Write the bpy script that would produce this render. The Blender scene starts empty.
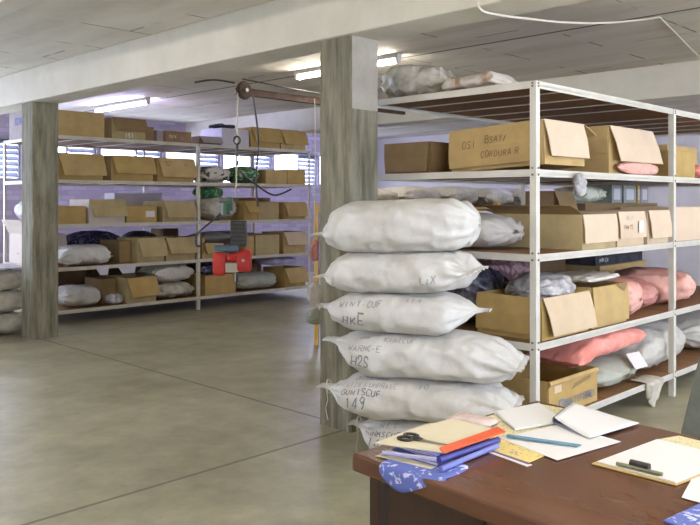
import bpy, math, random
from mathutils import Vector, Matrix, noise
R = math.radians
random.seed(7)
SC = bpy.context.scene
COL = SC.collection

# ------------------------------------------------------------------ materials
def nodes_of(m):
    m.use_nodes = True
    nt = m.node_tree
    return nt, nt.nodes, nt.links, nt.nodes['Principled BSDF']

def rgba(c): return (c[0], c[1], c[2], 1.0)

def mat(name, c, rough=0.6, c2=None, scale=8.0, detail=4.0, bump=0.0, bscale=40.0, metal=0.0, stretch=(1, 1, 1), spec=0.5, lo=0.35, hi=0.65, alpha=1.0):
    m = bpy.data.materials.new(name)
    nt, N, L, b = nodes_of(m)
    b.inputs['Roughness'].default_value = rough
    b.inputs['Metallic'].default_value = metal
    b.inputs['Specular IOR Level'].default_value = spec
    b.inputs['Base Color'].default_value = rgba(c)
    if alpha < 1: b.inputs['Alpha'].default_value = alpha
    tc = N.new('ShaderNodeTexCoord'); mp = N.new('ShaderNodeMapping')
    mp.inputs['Scale'].default_value = stretch
    L.new(tc.outputs['Object'], mp.inputs['Vector'])
    if c2 is not None:
        n = N.new('ShaderNodeTexNoise'); n.inputs['Scale'].default_value = scale; n.inputs['Detail'].default_value = detail
        n.inputs['Roughness'].default_value = 0.65
        r = N.new('ShaderNodeValToRGB')
        r.color_ramp.elements[0].position = lo; r.color_ramp.elements[0].color = rgba(c)
        r.color_ramp.elements[1].position = hi; r.color_ramp.elements[1].color = rgba(c2)
        L.new(mp.outputs[0], n.inputs['Vector']); L.new(n.outputs['Fac'], r.inputs['Fac']); L.new(r.outputs['Color'], b.inputs['Base Color'])
    if bump > 0:
        n2 = N.new('ShaderNodeTexNoise'); n2.inputs['Scale'].default_value = bscale; n2.inputs['Detail'].default_value = 5
        bp = N.new('ShaderNodeBump'); bp.inputs['Strength'].default_value = bump; bp.inputs['Distance'].default_value = 0.02
        L.new(mp.outputs[0], n2.inputs['Vector']); L.new(n2.outputs['Fac'], bp.inputs['Height']); L.new(bp.outputs['Normal'], b.inputs['Normal'])
    return m

def crumple(m, scale=5.0, strength=.5, dist=.03):
    nt, N, L, b = nodes_of(m)
    tc = N.new('ShaderNodeTexCoord')
    n = N.new('ShaderNodeTexNoise'); n.noise_type = 'RIDGED_MULTIFRACTAL'; n.inputs['Scale'].default_value = scale; n.inputs['Detail'].default_value = 3; n.inputs['Distortion'].default_value = .8
    bp = N.new('ShaderNodeBump'); bp.inputs['Strength'].default_value = strength; bp.inputs['Distance'].default_value = dist
    L.new(tc.outputs['Object'], n.inputs['Vector']); L.new(n.outputs['Fac'], bp.inputs['Height'])
    for l in list(b.inputs['Normal'].links): L.new(l.from_socket, bp.inputs['Normal'])
    L.new(bp.outputs['Normal'], b.inputs['Normal'])

def glow(name, c, s):
    m = bpy.data.materials.new(name)
    nt, N, L, b = nodes_of(m)
    b.inputs['Base Color'].default_value = rgba(c)
    b.inputs['Emission Color'].default_value = rgba(c)
    b.inputs['Emission Strength'].default_value = s
    return m

def line_mask(N, L, coord, pos, half):
    s = N.new('ShaderNodeMath'); s.operation = 'SUBTRACT'; L.new(coord, s.inputs[0]); s.inputs[1].default_value = pos
    a = N.new('ShaderNodeMath'); a.operation = 'ABSOLUTE'; L.new(s.outputs[0], a.inputs[0])
    k = N.new('ShaderNodeMath'); k.operation = 'LESS_THAN'; L.new(a.outputs[0], k.inputs[0]); k.inputs[1].default_value = half
    return k.outputs[0]

def floor_mat():
    m = bpy.data.materials.new('polished concrete floor')
    nt, N, L, b = nodes_of(m)
    tc = N.new('ShaderNodeTexCoord')
    n1 = N.new('ShaderNodeTexNoise'); n1.inputs['Scale'].default_value = 0.9; n1.inputs['Detail'].default_value = 7; n1.inputs['Roughness'].default_value = .62; n1.inputs['Distortion'].default_value = .0
    r1 = N.new('ShaderNodeValToRGB')
    e = r1.color_ramp.elements
    e[0].position = .33; e[0].color = (.285, .268, .175, 1); e[1].position = .66; e[1].color = (.44, .42, .30, 1)
    n2 = N.new('ShaderNodeTexNoise'); n2.inputs['Scale'].default_value = 4; n2.inputs['Detail'].default_value = 8; n2.inputs['Roughness'].default_value = .7
    mx = N.new('ShaderNodeMix'); mx.data_type = 'RGBA'; mx.blend_type = 'MULTIPLY'; mx.inputs['Factor'].default_value = 1.0
    L.new(tc.outputs['Object'], n1.inputs['Vector']); L.new(tc.outputs['Object'], n2.inputs['Vector'])
    L.new(n1.outputs['Fac'], r1.inputs['Fac']); L.new(r1.outputs['Color'], mx.inputs['A'])
    r2 = N.new('ShaderNodeMapRange'); r2.inputs['From Min'].default_value = .3; r2.inputs['From Max'].default_value = .7; r2.inputs['To Min'].default_value = .78; r2.inputs['To Max'].default_value = 1.18; r2.clamp = False
    L.new(n2.outputs['Fac'], r2.inputs['Value']); L.new(r2.outputs[0], mx.inputs['B'])
    sp = N.new('ShaderNodeSeparateXYZ'); L.new(tc.outputs['Object'], sp.inputs[0])
    acc = None
    for ax, p in ((0, 3.94), (0, 8.7), (0, -0.8), (1, 3.85), (1, 8.95), (1, -1.3)):
        k = line_mask(N, L, sp.outputs[ax], p, 0.013)
        if acc is None: acc = k
        else:
            q = N.new('ShaderNodeMath'); q.operation = 'MAXIMUM'; L.new(acc, q.inputs[0]); L.new(k, q.inputs[1]); acc = q.outputs[0]
    mj = N.new('ShaderNodeMix'); mj.data_type = 'RGBA'
    sc_ = N.new('ShaderNodeMath'); sc_.operation = 'MULTIPLY'; L.new(acc, sc_.inputs[0]); sc_.inputs[1].default_value = .8
    L.new(sc_.outputs[0], mj.inputs['Factor']); L.new(mx.outputs['Result'], mj.inputs['A']); mj.inputs['B'].default_value = (.10, .09, .065, 1)
    L.new(mj.outputs['Result'], b.inputs['Base Color'])
    rr = N.new('ShaderNodeMapRange'); L.new(n1.outputs['Fac'], rr.inputs['Value']); rr.inputs['From Min'].default_value = .3; rr.inputs['From Max'].default_value = .7
    rr.inputs['To Min'].default_value = .42; rr.inputs['To Max'].default_value = .34
    L.new(rr.outputs[0], b.inputs['Roughness'])
    return m

def ceiling_mat():
    m = bpy.data.materials.new('ceiling slab')
    nt, N, L, b = nodes_of(m)
    tc = N.new('ShaderNodeTexCoord')
    n1 = N.new('ShaderNodeTexNoise'); n1.inputs['Scale'].default_value = 1.3; n1.inputs['Detail'].default_value = 6
    mp = N.new('ShaderNodeMapping'); mp.inputs['Scale'].default_value = (2.2, .5, 1)
    L.new(tc.outputs['Object'], mp.inputs[0]); L.new(mp.outputs[0], n1.inputs['Vector'])
    r1 = N.new('ShaderNodeValToRGB'); e = r1.color_ramp.elements
    e[0].position = .3; e[0].color = (.60, .555, .475, 1); e[1].position = .7; e[1].color = (.80, .765, .68, 1)
    L.new(n1.outputs['Fac'], r1.inputs['Fac'])
    br = N.new('ShaderNodeTexBrick'); br.inputs['Scale'].default_value = 1.0
    br.inputs['Brick Width'].default_value = 2.4; br.inputs['Row Height'].default_value = 0.9; br.inputs['Mortar Size'].default_value = .011
    br.offset = 0.5
    br.inputs['Color1'].default_value = (0, 0, 0, 1); br.inputs['Color2'].default_value = (0, 0, 0, 1); br.inputs['Mortar'].default_value = (1, 1, 1, 1)
    L.new(tc.outputs['Object'], br.inputs['Vector'])
    n3 = N.new('ShaderNodeTexNoise'); n3.inputs['Scale'].default_value = 2.2; L.new(tc.outputs['Object'], n3.inputs['Vector'])
    r3 = N.new('ShaderNodeValToRGB'); e = r3.color_ramp.elements; e[0].position = .45; e[0].color = (.18, .16, .13, 1); e[1].position = .5; e[1].color = (.74, .71, .64, 1)
    L.new(n3.outputs['Fac'], r3.inputs['Fac'])
    mx = N.new('ShaderNodeMix'); mx.data_type = 'RGBA'
    ml = N.new('ShaderNodeMath'); ml.operation = 'MULTIPLY'; ml.inputs[1].default_value = .85; L.new(br.outputs['Color'], ml.inputs[0])
    L.new(ml.outputs[0], mx.inputs['Factor']); L.new(r1.outputs['Color'], mx.inputs['A']); L.new(r3.outputs['Color'], mx.inputs['B'])
    sp = N.new('ShaderNodeSeparateXYZ'); L.new(tc.outputs['Object'], sp.inputs[0])
    dj = N.new('ShaderNodeMix'); dj.data_type = 'RGBA'; dj.inputs['B'].default_value = (.13, .115, .09, 1)
    L.new(line_mask(N, L, sp.outputs[0], 6.3, .02), dj.inputs['Factor']); L.new(mx.outputs['Result'], dj.inputs['A'])
    L.new(dj.outputs['Result'], b.inputs['Base Color']); b.inputs['Roughness'].default_value = .8
    n2 = N.new('ShaderNodeTexNoise'); n2.inputs['Scale'].default_value = 14; n2.inputs['Detail'].default_value = 6; L.new(tc.outputs['Object'], n2.inputs['Vector'])
    bp = N.new('ShaderNodeBump'); bp.inputs['Strength'].default_value = .25; bp.inputs['Distance'].default_value = .02; L.new(n2.outputs['Fac'], bp.inputs['Height']); L.new(bp.outputs['Normal'], b.inputs['Normal'])
    return m

def brick_mat():
    m = bpy.data.materials.new('painted brick')
    nt, N, L, b = nodes_of(m)
    tc = N.new('ShaderNodeTexCoord')
    mp = N.new('ShaderNodeMapping'); mp.inputs['Rotation'].default_value = (R(90), 0, 0)
    L.new(tc.outputs['Object'], mp.inputs[0])
    br = N.new('ShaderNodeTexBrick'); br.inputs['Scale'].default_value = 1.0
    br.inputs['Brick Width'].default_value = .24; br.inputs['Row Height'].default_value = .085; br.inputs['Mortar Size'].default_value = .009
    br.inputs['Color1'].default_value = (.56, .51, .62, 1); br.inputs['Color2'].default_value = (.40, .34, .45, 1); br.inputs['Mortar'].default_value = (.42, .38, .49, 1)  # lavender tint puts the cold daylight on the wall into the brick
    L.new(mp.outputs[0], br.inputs['Vector']); L.new(br.outputs['Color'], b.inputs['Base Color'])
    bp = N.new('ShaderNodeBump'); bp.inputs['Strength'].default_value = .4; bp.inputs['Distance'].default_value = .01; L.new(br.outputs['Fac'], bp.inputs['Height']); bp.invert = True; L.new(bp.outputs['Normal'], b.inputs['Normal'])
    b.inputs['Roughness'].default_value = .7
    return m

def cardboard(name, c, k=0.80):
    d = tuple(x * k for x in c)
    return mat(name, d, .75, c, scale=5, detail=6, bump=.05, bscale=60, spec=.25, lo=.3, hi=.6)

def fabric_print(name, base, spot, scale=22, lo=.55, hi=.6):
    m = bpy.data.materials.new(name)
    nt, N, L, b = nodes_of(m)
    tc = N.new('ShaderNodeTexCoord')
    n = N.new('ShaderNodeTexNoise'); n.inputs['Scale'].default_value = scale; n.inputs['Detail'].default_value = 3; n.inputs['Distortion'].default_value = 1.2
    r = N.new('ShaderNodeValToRGB'); e = r.color_ramp.elements
    e[0].position = lo; e[0].color = rgba(base); e[1].position = hi; e[1].color = rgba(spot)
    L.new(tc.outputs['Object'], n.inputs['Vector']); L.new(n.outputs['Fac'], r.inputs['Fac']); L.new(r.outputs['Color'], b.inputs['Base Color'])
    b.inputs['Roughness'].default_value = .8
    return m

def wood_mat(name, c1, c2, stretch=(1.5, 14, 14), rough=.45):
    m = mat(name, c1, rough, c2, scale=2.2, detail=6, stretch=stretch, lo=.25, hi=.75)
    return m

def film_mat(name, c, a):
    m = mat(name, c, .25, None, bump=.5, bscale=9, alpha=a)
    return m

def glass_mat():
    m = bpy.data.materials.new('window glass')
    m.use_nodes = True; nt = m.node_tree; N = nt.nodes; L = nt.links
    for n in list(N): N.remove(n)
    o = N.new('ShaderNodeOutputMaterial'); t = N.new('ShaderNodeBsdfTransparent'); g = N.new('ShaderNodeBsdfGlossy'); x = N.new('ShaderNodeMixShader')
    g.inputs['Roughness'].default_value = .03; x.inputs[0].default_value = .06; t.inputs['Color'].default_value = (.93, .95, .97, 1)
    L.new(t.outputs[0], x.inputs[1]); L.new(g.outputs[0], x.inputs[2]); L.new(x.outputs[0], o.inputs[0])
    return m

M = dict(
    floor=floor_mat(), ceiling=ceiling_mat(), brick=brick_mat(), glass=glass_mat(),
    plaster=mat('pale wall plaster', (.66, .63, .62), .8, (.72, .69, .68), scale=2),
    beam=mat('painted beam', (.66, .635, .55), .75, (.77, .745, .66), scale=1.6, detail=7, bump=.15, bscale=7),
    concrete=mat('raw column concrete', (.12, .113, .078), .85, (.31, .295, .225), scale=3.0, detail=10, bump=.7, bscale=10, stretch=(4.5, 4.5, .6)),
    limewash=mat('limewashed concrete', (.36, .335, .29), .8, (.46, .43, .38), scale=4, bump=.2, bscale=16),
    steel=mat('white painted steel', (.62, .60, .54), .45, (.70, .68, .62), scale=6, detail=5, bump=.05, bscale=30),
    steel_old=mat('cream painted steel', (.60, .57, .46), .5, (.72, .69, .60), scale=5, detail=6, bump=.08, bscale=30),
    bolt=mat('dull bolt steel', (.20, .18, .16), .45, metal=.7),
    plank=wood_mat('brown shelf planks', (.17, .078, .028), (.29, .145, .058), (14, 1.2, 8), .7),
    plank_pale=mat('grey shelf board', (.45, .42, .36), .7, (.55, .52, .45), scale=4),
    yellow=mat('yellow painted steel', (.62, .36, .05), .45, (.70, .44, .09), scale=7),
    box_tan=cardboard('tan cardboard', (.54, .385, .17)), box_gold=cardboard('golden cardboard', (.50, .345, .13)),
    box_pale=cardboard('pale cardboard', (.66, .52, .36), .88), box_pink=cardboard('pinkish warm lit cardboard', (.72, .57, .43), .92),  # box_pink: warm light from the right is put into the pinkish colour
    box_brown=cardboard('brown cardboard', (.31, .205, .10)), box_dark=cardboard('dark cardboard', (.17, .105, .055)),
    box_grey=cardboard('grey cardboard', (.40, .36, .36)), box_lilac=cardboard('lilac white cardboard', (.66, .63, .72), .92),
    box_white=cardboard('white print cardboard', (.70, .62, .56), .92), box_sand=cardboard('sand cardboard', (.50, .40, .21)),
    tape=mat('packing tape', (.55, .42, .22), .3), tape_blue=mat('blue tape', (.08, .08, .25), .4),
    sack=mat('white woven sacking', (.63, .62, .60), .55, (.74, .73, .71), scale=7, detail=5, bump=.22, bscale=26),
    sack_grey=mat('greyish woven sacking', (.50, .49, .46), .6, (.64, .62, .58), scale=6, detail=6, bump=.35, bscale=24),
    sack_soil=mat('soiled woven sacking', (.44, .41, .33), .65, (.63, .60, .53), scale=9, detail=6, bump=.4, bscale=22),
    sage=mat('sage green sacking', (.36, .39, .33), .65, (.46, .48, .42), scale=6, bump=.3, bscale=20),
    pink=mat('salmon pink sacking', (.78, .25, .21), .5, (.86, .37, .32), scale=6, detail=5, bump=.3, bscale=20),
    pinkpale=mat('pale pink plastic', (.74, .36, .30), .35, (.82, .48, .42), scale=6, detail=5, bump=.3, bscale=18),
    rose=mat('dusky rose plastic', (.50, .21, .19), .35, (.62, .30, .27), scale=6, detail=5, bump=.3, bscale=18),
    ink=mat('marker ink', (.24, .24, .27), .6), ink_faint=mat('faded marker ink', (.38, .38, .41), .6), ink_brown=mat('brown marker ink', (.24, .15, .07), .6),
    blue_ink=mat('blue print', (.08, .10, .36), .5), magenta=mat('pink print', (.55, .15, .38), .5), slate=mat('slate blue print', (.17, .22, .32), .5),
    green=fabric_print('green leafy print', (.02, .15, .055), (.34, .42, .26), 16, .50, .60),
    camo=fabric_print('cream and black print', (.62, .60, .52), (.07, .06, .05), 9, .56, .6),
    navy=fabric_print('navy patterned cloth', (.035, .035, .075), (.20, .20, .34), 14, .5, .62),
    black=mat('black cloth', (.018, .018, .024), .8, (.06, .06, .08), scale=9), lavender=mat('lavender cloth', (.36, .34, .62), .8, (.55, .53, .78), scale=8),
    mauve=fabric_print('mauve mottled cloth', (.16, .075, .085), (.42, .27, .28), 12, .42, .6),
    film_dark=mat('black plastic bag', (.025, .025, .04), .22, (.16, .16, .22), scale=14, detail=5, bump=.9, bscale=12),
    film_grey=mat('grey crumpled plastic', (.26, .25, .27), .28, (.62, .61, .64), scale=11, detail=6, bump=.8, bscale=13),
    film=film_mat('clear plastic film', (.72, .69, .62), .55),
    film_white=mat('milky plastic', (.66, .64, .60), .35, (.80, .78, .74), scale=7, bump=.5, bscale=12),
    film_dusty=mat('dusty clear plastic', (.40, .38, .32), .3, (.62, .60, .53), scale=7, detail=5, bump=.8, bscale=11, lo=.4, hi=.6),
    rust=mat('rusty iron', (.04, .024, .018), .8, (.10, .055, .04), scale=9, detail=7, bump=.2, bscale=30),
    wire=mat('dark cable', (.05, .045, .045), .5), rope=mat('pale string', (.66, .62, .52), .8), cable_white=mat('white flex', (.70, .66, .60), .5),
    motor=mat('dark grey casting', (.03, .032, .036), .4, (.06, .06, .066), scale=20), red=mat('red enamel', (.56, .022, .02), .35, (.64, .05, .04), scale=5), teal=mat('blue grey grip', (.08, .16, .24), .4), greenp=mat('green enamel', (.03, .11, .07), .4),
    steelb=mat('bright steel', (.45, .43, .40), .3, metal=.9),
    deskwood=wood_mat('desk veneer', (.075, .029, .014), (.155, .068, .036), (2.0, .5, 3), .25), deskdark=wood_mat('shade darkened desk panel', (.026, .011, .005), (.052, .021, .010), (6, 6, .8), .4),  # deskdark also carries the shade on sides facing away from the light
    paper=mat('white paper', (.80, .80, .82), .6), paper_grey=mat('greyish paper', (.66, .66, .70), .6), cream=mat('cream folder card', (.70, .63, .46), .6, (.76, .69, .53), scale=4),
    newsprint=fabric_print('cream newsprint', (.72, .66, .42), (.45, .40, .26), 60, .56, .62), yellow_print=fabric_print('yellow printed leaf', (.74, .60, .22), (.40, .33, .30), 45, .58, .63),
    purple=mat('purple band', (.14, .07, .22), .5), orange=mat('orange red plastic', (.78, .125, .045), .4), navyb=mat('navy cover', (.05, .05, .26), .45), bluebook=mat('blue cover', (.17, .20, .50), .5),
    floral=fabric_print('blue floral cotton', (.11, .15, .47), (.62, .65, .84), 30, .56, .63), rulerblue=mat('dusty blue plastic', (.13, .27, .38), .4), pinkfilm=mat('pinkish clear packet', (.66, .48, .47), .25, (.76, .66, .63), scale=18),
    board=wood_mat('clipboard hardboard', (.50, .34, .13), (.60, .43, .19), (4, 4, 4), .5), clipsteel=mat('clip steel', (.30, .31, .22), .3, metal=.8), blackp=mat('black plastic', (.018, .016, .015), .4),
    chair=mat('grey green upholstery', (.115, .125, .105), .8, (.15, .16, .135), scale=14), olive=mat('grey green card', (.30, .33, .28), .6, (.36, .39, .34), scale=6), limeprint=fabric_print('white and lime print', (.74, .76, .62), (.42, .50, .16), 8, .55, .66),
    frame_win=mat('window frame paint', (.40, .41, .48), .5), louvre=mat('blue grey louvre glass', (.25, .27, .36), .35), housing=mat('white lamp housing', (.72, .71, .68), .5),
    debris=mat('dry debris', (.30, .26, .17), .9, (.44, .40, .28), scale=30),
)

for k_, sc_, st_ in (('sack', 5.5, .8), ('sack_grey', 6, .55), ('sack_soil', 7, .7), ('sage', 5, .4), ('pink', 7, .5), ('pinkpale', 7, .5), ('rose', 7, .5), ('film_white', 9, .6), ('limeprint', 8, .5), ('green', 9, .5), ('camo', 8, .5)):
    crumple(M[k_], sc_, st_)

# ------------------------------------------------------------------ object helpers
def thing(name, label, cat, loc=(0, 0, 0), rz=0.0, group=None):
    o = bpy.data.objects.new(name, None); COL.objects.link(o)
    o.location = loc; o.rotation_euler = (0, 0, rz); o.empty_display_size = .1
    o['label'] = label; o['category'] = cat
    if group: o['group'] = group
    return o

def tag(o, label, cat, group=None):
    o['label'] = label; o['category'] = cat
    if group: o['group'] = group
    return o

def obj(name, V, F, m, parent=None, smooth=False, bevel=0.0, mats=None, mi=None, label=None):
    me = bpy.data.meshes.new(name)
    me.from_pydata([tuple(v) for v in V], [], F)
    if m is not None: me.materials.append(m)
    for x in (mats or []): me.materials.append(x)
    if mi: 
        for p, i in zip(me.polygons, mi): p.material_index = i
    if smooth: me.polygons.foreach_set('use_smooth', [True] * len(me.polygons))
    me.update()
    o = bpy.data.objects.new(name, me); COL.objects.link(o)
    if parent: o.parent = parent
    if bevel > 0:
        b = o.modifiers.new('edge', 'BEVEL'); b.width = bevel; b.segments = 2; b.limit_method = 'ANGLE'
    if label: o['label'] = label
    return o

class MB:
    def __init__(s): s.V = []; s.F = []
    def add(s, V, F):
        n = len(s.V); s.V += [Vector(v) for v in V]; s.F += [tuple(i + n for i in f) for f in F]; return s
    def box(s, x0, x1, y0, y1, z0, z1):
        return s.add([(x0, y0, z0), (x1, y0, z0), (x1, y1, z0), (x0, y1, z0), (x0, y0, z1), (x1, y0, z1), (x1, y1, z1), (x0, y1, z1)],
                     [(0, 3, 2, 1), (4, 5, 6, 7), (0, 1, 5, 4), (1, 2, 6, 5), (2, 3, 7, 6), (3, 0, 4, 7)])
    def slab(s, P, n, t):          # polygon P thickened by t along n
        k = len(P); n = Vector(n)
        V = [Vector(p) for p in P] + [Vector(p) + n * t for p in P]
        F = [tuple(range(k))[::-1], tuple(range(k, 2 * k))] + [(i, (i + 1) % k, k + (i + 1) % k, k + i) for i in range(k)]
        return s.add(V, F)
    def tube(s, P, r, n=8, cap=True):
        P = [Vector(p) for p in P]; rings = []
        rr = r if isinstance(r, (list, tuple)) else [r] * len(P)
        up = Vector((0, 0, 1))
        for i, p in enumerate(P):
            d = (P[min(i + 1, len(P) - 1)] - P[max(i - 1, 0)]).normalized()
            a = d.cross(up)
            if a.length < .05: a = d.cross(Vector((1, 0, 0)))
            a.normalize(); b = a.cross(d).normalized()
            rings.append([p + (a * math.cos(2 * math.pi * k / n) + b * math.sin(2 * math.pi * k / n)) * rr[i] for k in range(n)])
        V = [v for q in rings for v in q]; F = []
        for i in range(len(P) - 1):
            for k in range(n):
                F.append((i * n + k, i * n + (k + 1) % n, (i + 1) * n + (k + 1) % n, (i + 1) * n + k))
        if cap: F += [tuple(range(n))[::-1], tuple(range((len(P) - 1) * n, len(P) * n))]
        return s.add(V, F)
    def ring(s, c, ax, R0, r, n=24, m=8, arc=1.0, ex=1.0):
        c = Vector(c); ax = Vector(ax).normalized(); a = ax.cross(Vector((0, 0, 1)))
        if a.length < .05: a = Vector((1, 0, 0))
        a.normalize(); b = ax.cross(a)
        k = n if arc >= 1 else int(n * arc) + 1
        P = [c + a * (R0 * ex * math.cos(2 * math.pi * i / n)) + b * (R0 * math.sin(2 * math.pi * i / n)) for i in range(k + (1 if arc >= 1 else 0))]
        return s.tube(P, r, m)
    def build(s, name, m, parent=None, **k): return obj(name, s.V, s.F, m, parent, **k)

def struct(name, mb, m, **k):
    o = mb.build(name, m, **k); o['kind'] = 'structure'; return o

def spline(P, n=10):
    P = [Vector(p) for p in P]; out = []
    for i in range(len(P) - 1):
        a = P[max(i - 1, 0)]; b = P[i]; c = P[i + 1]; d = P[min(i + 2, len(P) - 1)]
        for k in range(n):
            t = k / n
            out.append(.5 * ((2 * b) + (c - a) * t + (2 * a - 5 * b + 4 * c - d) * t * t + (3 * b - a - 3 * c + d) * t ** 3))
    return out + [P[-1]]

# ------------------------------------------------------------------ single stroke lettering (grid 4 wide, 6 high)
FONT = {
 'A': [[(0, 0), (2, 6), (4, 0)], [(.8, 2.2), (3.2, 2.2)]], 'B': [[(0, 0), (0, 6), (3, 6), (3.6, 4.6), (2.8, 3.2), (0, 3.2)], [(2.8, 3.2), (4, 1.8), (3, 0), (0, 0)]],
 'C': [[(4, 5), (2.8, 6), (1, 5.8), (0, 3), (1, .3), (2.8, 0), (4, 1)]], 'D': [[(0, 0), (0, 6), (2.5, 6), (4, 4), (4, 2), (2.5, 0), (0, 0)]],
 'E': [[(4, 6), (0, 6), (0, 0), (4, 0)], [(0, 3), (3, 3)]], 'F': [[(4, 6), (0, 6), (0, 0)], [(0, 3), (3, 3)]],
 'G': [[(4, 5), (2.6, 6), (.8, 5.5), (0, 3), (.8, .5), (2.6, 0), (4, 1), (4, 3), (2.4, 3)]], 'H': [[(0, 0), (0, 6)], [(4, 0), (4, 6)], [(0, 3), (4, 3)]],
 'I': [[(2, 0), (2, 6)]], 'K': [[(0, 0), (0, 6)], [(4, 6), (0, 2.6)], [(1.2, 3.4), (4, 0)]], 'L': [[(0, 6), (0, 0), (3.6, 0)]],
 'M': [[(0, 0), (.4, 6), (2, 2.4), (3.6, 6), (4, 0)]], 'N': [[(0, 0), (0, 6), (4, 0), (4, 6)]], 'O': [[(2, 6), (.4, 5), (0, 3), (.6, .8), (2, 0), (3.4, .8), (4, 3), (3.6, 5), (2, 6)]],
 'P': [[(0, 0), (0, 6), (3, 6), (4, 4.6), (3, 3), (0, 3)]], 'R': [[(0, 0), (0, 6), (3, 6), (3.8, 4.6), (3, 3.2), (0, 3.2)], [(1.6, 3.2), (4, 0)]],
 'S': [[(4, 5.2), (2.6, 6), (.8, 5.6), (.4, 4.2), (3.4, 2.4), (3.6, .9), (2, 0), (0, .7)]], 'T': [[(2, 0), (2, 6)], [(0, 6), (4, 6)]],
 'U': [[(0, 6), (0, 1.4), (1.4, 0), (2.8, 0), (4, 1.4), (4, 6)]], 'W': [[(0, 6), (1, 0), (2, 4), (3, 0), (4, 6)]], 'Z': [[(0, 6), (4, 6), (0, 0), (4, 0)]], 'Y': [[(0, 6), (2, 3), (4, 6)], [(2, 3), (2, 0)]],
 '0': [[(2, 6), (.4, 5), (0, 3), (.6, .8), (2, 0), (3.4, .8), (4, 3), (3.6, 5), (2, 6)]], 'Q': [[(2, 6), (0, 3), (2, 0), (4, 3), (2, 6)], [(2, 2), (4, 0)]], 'J': [[(3, 6), (3, 1), (1.5, 0), (0, 1)]],
 'V': [[(0, 6), (2, 0), (4, 6)]], 'X': [[(0, 0), (4, 6)], [(0, 6), (4, 0)]], '-': [[(.6, 3), (3.4, 3)]], '/': [[(0, 0), (3, 6)]],
 '1': [[(1, 4.6), (2.2, 6), (2.2, 0)]], '2': [[(0, 4.6), (1, 6), (3, 6), (3.8, 4.4), (0, 0), (4, 0)]], '3': [[(0, 5.4), (1.6, 6), (3.6, 5), (1.6, 3.2), (3.8, 1.8), (2.4, 0), (0, .6)]],
 '4': [[(3, 0), (3, 6), (0, 2), (4, 2)]], '5': [[(3.8, 6), (.4, 6), (.2, 3.4), (2.6, 3.8), (3.8, 2), (2.4, 0), (0, .5)]], '9': [[(3.8, 4), (2, 3), (.3, 4.2), (1.6, 6), (3.6, 5.4), (3.6, 2), (2.4, 0)]],
}
def strokes(text, h, jit=0.0, slant=0.0, gap=1.7, seed=1):
    rnd = random.Random(seed); x = 0.0; out = []; k = h / 6
    for ch in text:
        if ch == ' ': x += 3.2 * k; continue
        dy = rnd.uniform(-jit, jit) * 3; s = 1 + rnd.uniform(-jit, jit)
        for pl in FONT[ch]:
            out.append([(x + (a * s * .85 + slant * b + rnd.uniform(-jit, jit) * .9) * k, (b * s + dy + rnd.uniform(-jit, jit) * .9) * k) for a, b in pl])
        x += (4 * .85 + gap) * k
    return out

def lettering(pls, fn, w, m, parent, name='lettering', label=None):
    """ribbons for polylines; fn(s, t) gives a surface point"""
    mb = MB()
    for pl in pls:
        Q = []
        for (a, b) in zip(pl, pl[1:]):
            n = max(1, int(math.hypot(b[0] - a[0], b[1] - a[1]) / .012))
            Q += [(a[0] + (b[0] - a[0]) * i / n, a[1] + (b[1] - a[1]) * i / n) for i in range(n)]
        Q.append(pl[-1]); V = []
        for i, q in enumerate(Q):
            p0 = Q[max(i - 1, 0)]; p1 = Q[min(i + 1, len(Q) - 1)]
            dx, dy = p1[0] - p0[0], p1[1] - p0[1]; l = math.hypot(dx, dy) or 1
            nx, ny = -dy / l * w / 2, dx / l * w / 2
            V += [fn(q[0] + nx, q[1] + ny), fn(q[0] - nx, q[1] - ny)]
        mb.add(V, [(2 * i, 2 * i + 1, 2 * i + 3, 2 * i + 2) for i in range(len(Q) - 1)])
    return mb.build(name, m, parent, label=label)

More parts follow.
